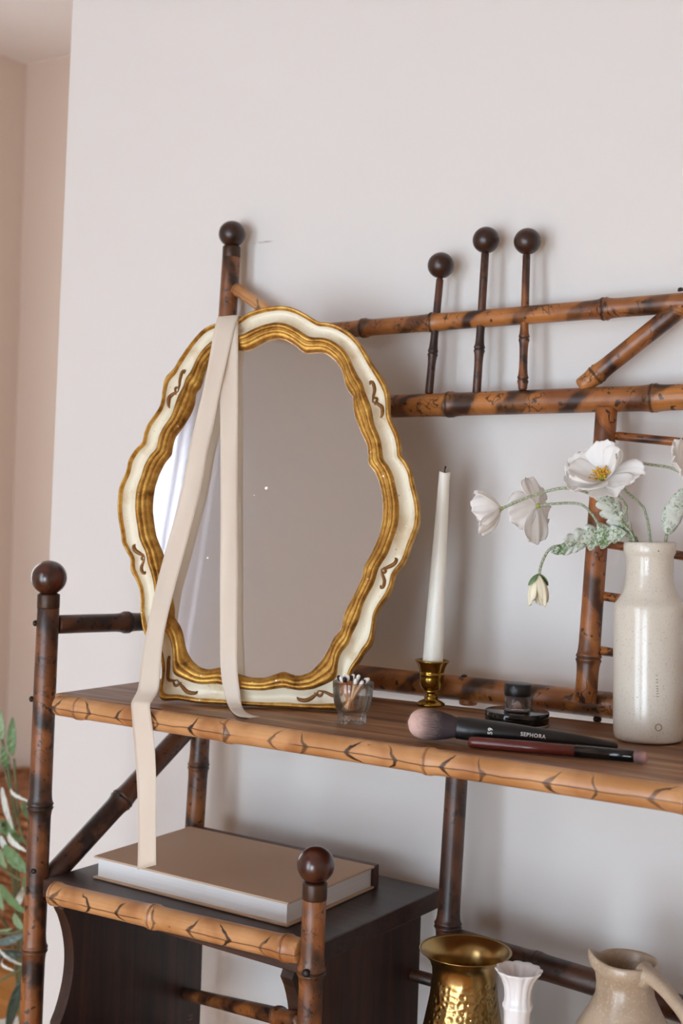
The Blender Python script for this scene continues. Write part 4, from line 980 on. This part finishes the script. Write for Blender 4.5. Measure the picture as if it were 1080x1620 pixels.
# ------------------------------------------------------------------ book on the box
M_cover = plain('taupe_bookcloth', '#c7a98e', 0.7, var=0.06, scale=400, bump=0.05)
M_spine = plain('brown_leather_spine', '#4a2415', 0.45, var=0.2, scale=120)
t = NT('page_block'); o_ = t.obj()
ln = t.noise(t.scaled(o_, (3, 3, 1500)), 1.0, 2)
M_pages = t.done(t.mix(ln, lin('#cfccca'), lin('#f3f1ef')), 0.7, 0.0, t.bump(ln, 0.3, 0.0005))
BZ = 0.8424
q0, q1, q2 = Vector((-1.0955, -0.2680, BZ)), Vector((-0.8190, -0.2500, BZ)), Vector((-0.8215, -0.0610, BZ))
ex = Vector((math.cos(0.038), math.sin(0.038), 0)); ey = Vector((-ex.y, ex.x, 0)); LX, LY, TH = 0.2790, 0.1840, 0.0264
MBk = Matrix(((ex.x, ey.x, 0, q0.x), (ex.y, ey.y, 0, q0.y), (0, 0, 1, BZ), (0, 0, 0, 1)))
BK = thing('book', 'thick taupe cloth hardback book lying flat on the dark wooden box', 'book', q0, None, MBk)
box('front_cover', (0, LX, 0, LY, TH-0.0024, TH), M_cover, BK, 0.0007, MBk)
box('back_cover', (0, LX, 0, LY, 0, 0.0024), M_cover, BK, 0.0007, MBk)
box('spine', (-0.0003, LX+0.0004, LY-0.0085, LY+0.0012, -0.0002, TH+0.0003), M_spine, BK, 0.0007, MBk)
box('page_block', (0.0042, LX-0.0042, 0.0042, LY-0.0090, 0.0024, TH-0.0024), M_pages, BK, 0.0, MBk)

# ------------------------------------------------------------------ vases below
DZ = 0.6006
t = NT('hammered_brass'); o_ = t.obj()
vo = t.n('TexVoronoi', {'Scale': 190.0}, feature='SMOOTH_F1'); t.set(vo.inputs['Vector'], o_)
sx = t.n('SeparateXYZ'); t.set(sx.inputs[0], o_)
dn = t.math('MULTIPLY', vo.outputs['Distance'], t.sstep(sx.outputs[2], 0.222, 0.200))
nb = t.noise(o_, 25, 4)
M_hbrass = t.done(t.mix(nb, lin('#8d7242'), lin('#bd9f68')), 0.27, 1.0, t.bump(dn, 0.5, 0.004))
VX, VY = -0.6395, -0.190
VB = thing('brass_vase', 'hammered brass vase with a wide flared rim, standing below the shelf', 'vase', (VX, VY, DZ))
v, f = lathe([(0, 0), (0.030, 0), (0.032, 0.003), (0.040, 0.04), (0.0465, 0.085), (0.0470, 0.110), (0.0450, 0.138), (0.0398, 0.166), (0.0350, 0.192), (0.0328, 0.212), (0.0334, 0.2225), (0.0362, 0.2305), (0.0420, 0.2368), (0.0468, 0.2402), (0.0474, 0.2410), (0.0470, 0.2416), (0.0445, 0.2398), (0.0380, 0.2340), (0.0330, 0.2250), (0.0312, 0.2100), (0.0340, 0.185), (0.043, 0.13), (0.043, 0.06), (0.02, 0.006), (0, 0.006)], 72)
mesh_obj('vase_body', v, f, M_hbrass, VB, Matrix.Translation((VX, VY, DZ)))
M_milk = plain('milk_glass', '#f1f0f0', 0.22, var=0.03, Subsurface_Weight=0.2, Subsurface_Radius=(0.01, 0.01, 0.01), Subsurface_Scale=0.5)
UX, UY = -0.5535, -0.240
VM = thing('bud_vase', 'white milk glass bud vase with a ruffled rim, beside the brass vase', 'vase', (UX, UY, DZ))
def ruffle(a, r, z, i):
    k = max(0, min(1, (z-0.226)/0.028))
    c = abs(math.cos(6*a))**0.7-0.6
    return r*(1+0.05*c*max(0, min(1, (z-0.19)/0.04))+0.06*k*c), z+0.0004*k*c
v, f = lathe([(0, 0), (0.024, 0), (0.026, 0.003), (0.024, 0.012), (0.014, 0.03), (0.0115, 0.06), (0.0120, 0.12), (0.0122, 0.18), (0.0124, 0.212), (0.0130, 0.2175), (0.0142, 0.2195), (0.0142, 0.2225), (0.0130, 0.2240), (0.0124, 0.2300), (0.0130, 0.2380), (0.0155, 0.2460), (0.0195, 0.2520), (0.0216, 0.2545), (0.0219, 0.2556), (0.0210, 0.2560), (0.0185, 0.2530), (0.0145, 0.2470), (0.0112, 0.2380), (0.0105, 0.22), (0.0105, 0.05), (0, 0.04)], 80, ruffle)
mesh_obj('vase_body', v, f, M_milk, VM, Matrix.Translation((UX, UY, DZ)))
t = NT('salt_glaze'); o_ = t.obj(); n1 = t.noise(o_, 14, 4); n2 = t.noise(o_, 420, 3)
col = t.mix(t.sstep(n1, 0.4, 0.7), lin('#b9a68f'), lin('#a08a72')); col = t.mix(t.math('MULTIPLY', t.sstep(n2, 0.5, 0.75), 0.5), col, lin('#d0c3b0'))
M_salt = t.done(col, 0.36, 0.0, t.bump(n2, 0.10, 0.0006), Coat_Weight=0.25, Coat_Roughness=0.2)
JX2, JY2 = -0.4665, -0.190
JG = thing('stoneware_jug', 'beige-brown salt glazed stoneware jug with a pinched spout and loop handle', 'jug', (JX2, JY2, DZ))
spd = math.atan2(-0.45, -0.89)
def spout(a, r, z, i):
    d = math.cos(a-spd); k = max(0, min(1, (z-0.235)/0.034))
    e = math.exp(-((math.acos(max(-1, min(1, d))))/0.30)**2)
    return r*(1+0.20*k*e-0.05*k*math.exp(-((math.acos(max(-1, min(1, d)))-0.62)/0.25)**2)), z+0.007*k*k*e
v, f = lathe([(0, 0), (0.045, 0), (0.048, 0.004), (0.060, 0.05), (0.066, 0.10), (0.064, 0.14), (0.056, 0.178), (0.0450, 0.2055), (0.0345, 0.2235), (0.0275, 0.2380), (0.0256, 0.2480), (0.0258, 0.2555), (0.0278, 0.2585), (0.0298, 0.2610), (0.0305, 0.2650), (0.0303, 0.2695), (0.0295, 0.2718), (0.0283, 0.2720), (0.0272, 0.2700), (0.0245, 0.2600), (0.0232, 0.2480), (0.0260, 0.230), (0.04, 0.20), (0.058, 0.12), (0.05, 0.02), (0, 0.01)], 72, spout)
jb = mesh_obj('jug_body', v, f, M_salt, JG, Matrix.Translation((JX2, JY2, DZ)))
hd = Vector((0.90, -0.43, 0)).normalized(); J0 = Vector((JX2, JY2, DZ))
P = crom([J0+hd*0.0235+Vector((0, 0, 0.2650)), J0+hd*0.036+Vector((0, 0, 0.2655)), J0+hd*0.060+Vector((0, 0, 0.2570)), J0+hd*0.084+Vector((0, 0, 0.2400)), J0+hd*0.091+Vector((0, 0, 0.205)), J0+hd*0.078+Vector((0, 0, 0.168)), J0+hd*0.058+Vector((0, 0, 0.150))], 8)
n = len(P); v, f = tube(P, [0.0078-0.0016*math.sin(PI*i/(n-1))+0.0045*math.exp(-(i/4)**2) for i in range(n)], 16)
mesh_obj('handle', v, f, M_salt, JG)

# ------------------------------------------------------------------ plant and basket in the recess
def leafmat(name, h):
    t = NT(name); o = t.obj(); nz_ = t.noise(o, 60, 2); c = lin(h)
    return t.done(t.mix(nz_, tuple(x*0.8 for x in c[:3])+(1,), c), 0.4)
LM = {'g': leafmat('leaf_green', '#6f8f5f'), 'l': leafmat('leaf_light', '#93ab80'), 'w': leafmat('leaf_white', '#e3e7df'), 'b': leafmat('leaf_bluegreen', '#6f8480'), 'd': leafmat('leaf_dark', '#3f5148')}
PT = thing('potted_plant', 'slender leafy green and white potted plant at the lower left, beyond the desk post', 'plant', (-1.86, 0.32, 0))
M_pot = plain('white_pot', '#dedad2', 0.5, var=0.05)
v, f = lathe([(0, 0), (0.085, 0), (0.092, 0.006), (0.115, 0.22), (0.122, 0.225), (0.122, 0.25), (0.112, 0.25), (0.104, 0.215), (0, 0.21)], 40)
mesh_obj('pot', v, f, M_pot, PT, Matrix.Translation((-1.86, 0.32, 0)))
STEMS = [ [(-1.742,0.130,0.907),(-1.713,0.130,0.835),(-1.694,0.130,0.774),(-1.669,0.130,0.714),(-1.653,0.130,0.696)],[(-1.694,0.130,0.838),(-1.689,0.130,0.807),(-1.677,0.130,0.745)],[(-1.730,0.130,0.443),(-1.684,0.130,0.474),(-1.650,0.130,0.494)],[(-1.737,0.130,0.658),(-1.688,0.130,0.641),(-1.650,0.130,0.635)],[(-1.731,0.130,0.532),(-1.684,0.130,0.544),(-1.650,0.130,0.558)],[(-1.715,0.130,0.816),(-1.701,0.130,0.783)] ]
LEAVES = [(-1.681,0.114,0.847,-1.684,0.116,0.911,0.0074,'g'),(-1.715,0.122,0.869,-1.729,0.126,0.918,0.0068,'l'),(-1.716,0.138,0.814,-1.711,0.120,0.861,0.0063,'g'),(-1.688,0.101,0.795,-1.672,0.114,0.725,0.0042,'w'),(-1.683,0.116,0.791,-1.625,0.105,0.781,0.0026,'w'),(-1.701,0.160,0.759,-1.679,0.159,0.728,0.0053,'g'),(-1.744,0.150,0.721,-1.686,0.149,0.694,0.0090,'g'),(-1.710,0.138,0.707,-1.649,0.124,0.690,0.0047,'w'),(-1.731,0.138,0.699,-1.722,0.153,0.671,0.0047,'w'),(-1.713,0.131,0.687,-1.654,0.141,0.646,0.0105,'g'),(-1.734,0.140,0.674,-1.695,0.123,0.653,0.0063,'l'),(-1.691,0.145,0.586,-1.675,0.149,0.628,0.0053,'w'),(-1.704,0.118,0.624,-1.614,0.099,0.599,0.0074,'g'),(-1.707,0.152,0.566,-1.670,0.151,0.542,0.0058,'l'),(-1.736,0.143,0.512,-1.681,0.158,0.537,0.0068,'b'),(-1.738,0.143,0.496,-1.675,0.160,0.504,0.0079,'d'),(-1.710,0.124,0.513,-1.656,0.136,0.493,0.0021,'w'),(-1.659,0.127,0.468,-1.705,0.144,0.367,0.0084,'d'),(-1.752,0.153,0.528,-1.693,0.137,0.548,0.0037,'l'),(-1.680,0.108,0.506,-1.640,0.097,0.500,0.0021,'w'),(-1.765,0.158,0.609,-1.737,0.155,0.565,0.0068,'l'),(-1.750,0.138,0.742,-1.716,0.130,0.706,0.0047,'g'),(-1.657,0.130,0.647,-1.638,0.126,0.609,0.0053,'g'),(-1.750,0.121,0.821,-1.728,0.124,0.877,0.0074,'g'),(-1.777,0.135,0.683,-1.758,0.151,0.628,0.0074,'g'),(-1.770,0.141,0.562,-1.748,0.158,0.521,0.0074,'b'),]
M_twig = plain('plant_stem', '#6b6f4c', 0.6, var=0.2)
root = Vector((-1.86, 0.32, 0.21))
for s in STEMS:
    v, f = tube(crom(s, 6), 0.0021, 8); mesh_obj('stem', v, f, M_twig, PT)
for q in ((-1.76, 0.16, 0.56), (-1.71, 0.13, 0.84), (-1.73, 0.14, 0.72), (-1.69, 0.13, 0.66)):
    q = Vector(q); v, f = tube(crom([root, root.lerp(q, 0.5)+Vector((-0.03, 0.03, 0.06)), q], 10), 0.0026, 8); mesh_obj('stem', v, f, M_twig, PT)
for x0_, y0_, z0_, x1_, y1_, z1_, w_, t_ in LEAVES:
    b_, e_ = Vector((x0_, y0_, z0_)), Vector((x1_, y1_, z1_)); d_ = (e_-b_).normalized()
    side = d_.cross(Vector((-0.62, 0.78, 0)))
    leaf(PT, b_, e_, side, w_, 0, 0, 0.006 if t_ != 'w' else 0.010, LM[t_])
t = NT('coir_weave'); o_ = t.obj(); n1 = t.noise(o_, 45, 5, 0.7); n2 = t.noise(o_, 200, 3)
M_wick2 = t.done(t.ramp(n1, [(0.3, lin('#5f371d')), (0.5, lin('#935b34')), (0.7, lin('#b98256'))]), 0.8, 0.0, t.bump(n2, 0.6, 0.004))
bx0, bx1, by0, by1, bh = -3.02, -2.25, 1.03, 1.33, 0.447
BS = thing('wicker_basket', 'brown woven wicker hamper against the recess wall behind the plant', 'basket', ((bx0+bx1)/2, (by0+by1)/2, 0))
box('basket_liner', (bx0+0.012, bx1-0.012, by0+0.012, by1-0.012, 0.0, bh-0.012), M_wick2, BS, 0.01)
nrow = 19
for i in range(nrow):
    z = 0.0125+i*(bh-0.025)/(nrow-1)
    pts = []
    cs = [(bx0, by0), (bx1, by0), (bx1, by1), (bx0, by1)]
    for k in range(4):
        (xa, ya), (xb, yb) = cs[k], cs[(k+1) % 4]
        m = 24 if k % 2 == 0 else 10
        for j in range(m):
            u = j/m; off = 0.004*math.sin((j+i)*PI)+0.004*(1 if (j+i) % 2 else -1)
            nx_, ny_ = ((0, -1), (1, 0), (0, 1), (-1, 0))[k]
            pts.append((xa+(xb-xa)*u+nx_*off*0.6, ya+(yb-ya)*u+ny_*off*0.6, z))
    pts.append(pts[0]); v, f = tube(pts, 0.0118, 6, cap=False)
    mesh_obj('wicker_strand', v, f, M_wick2, BS)
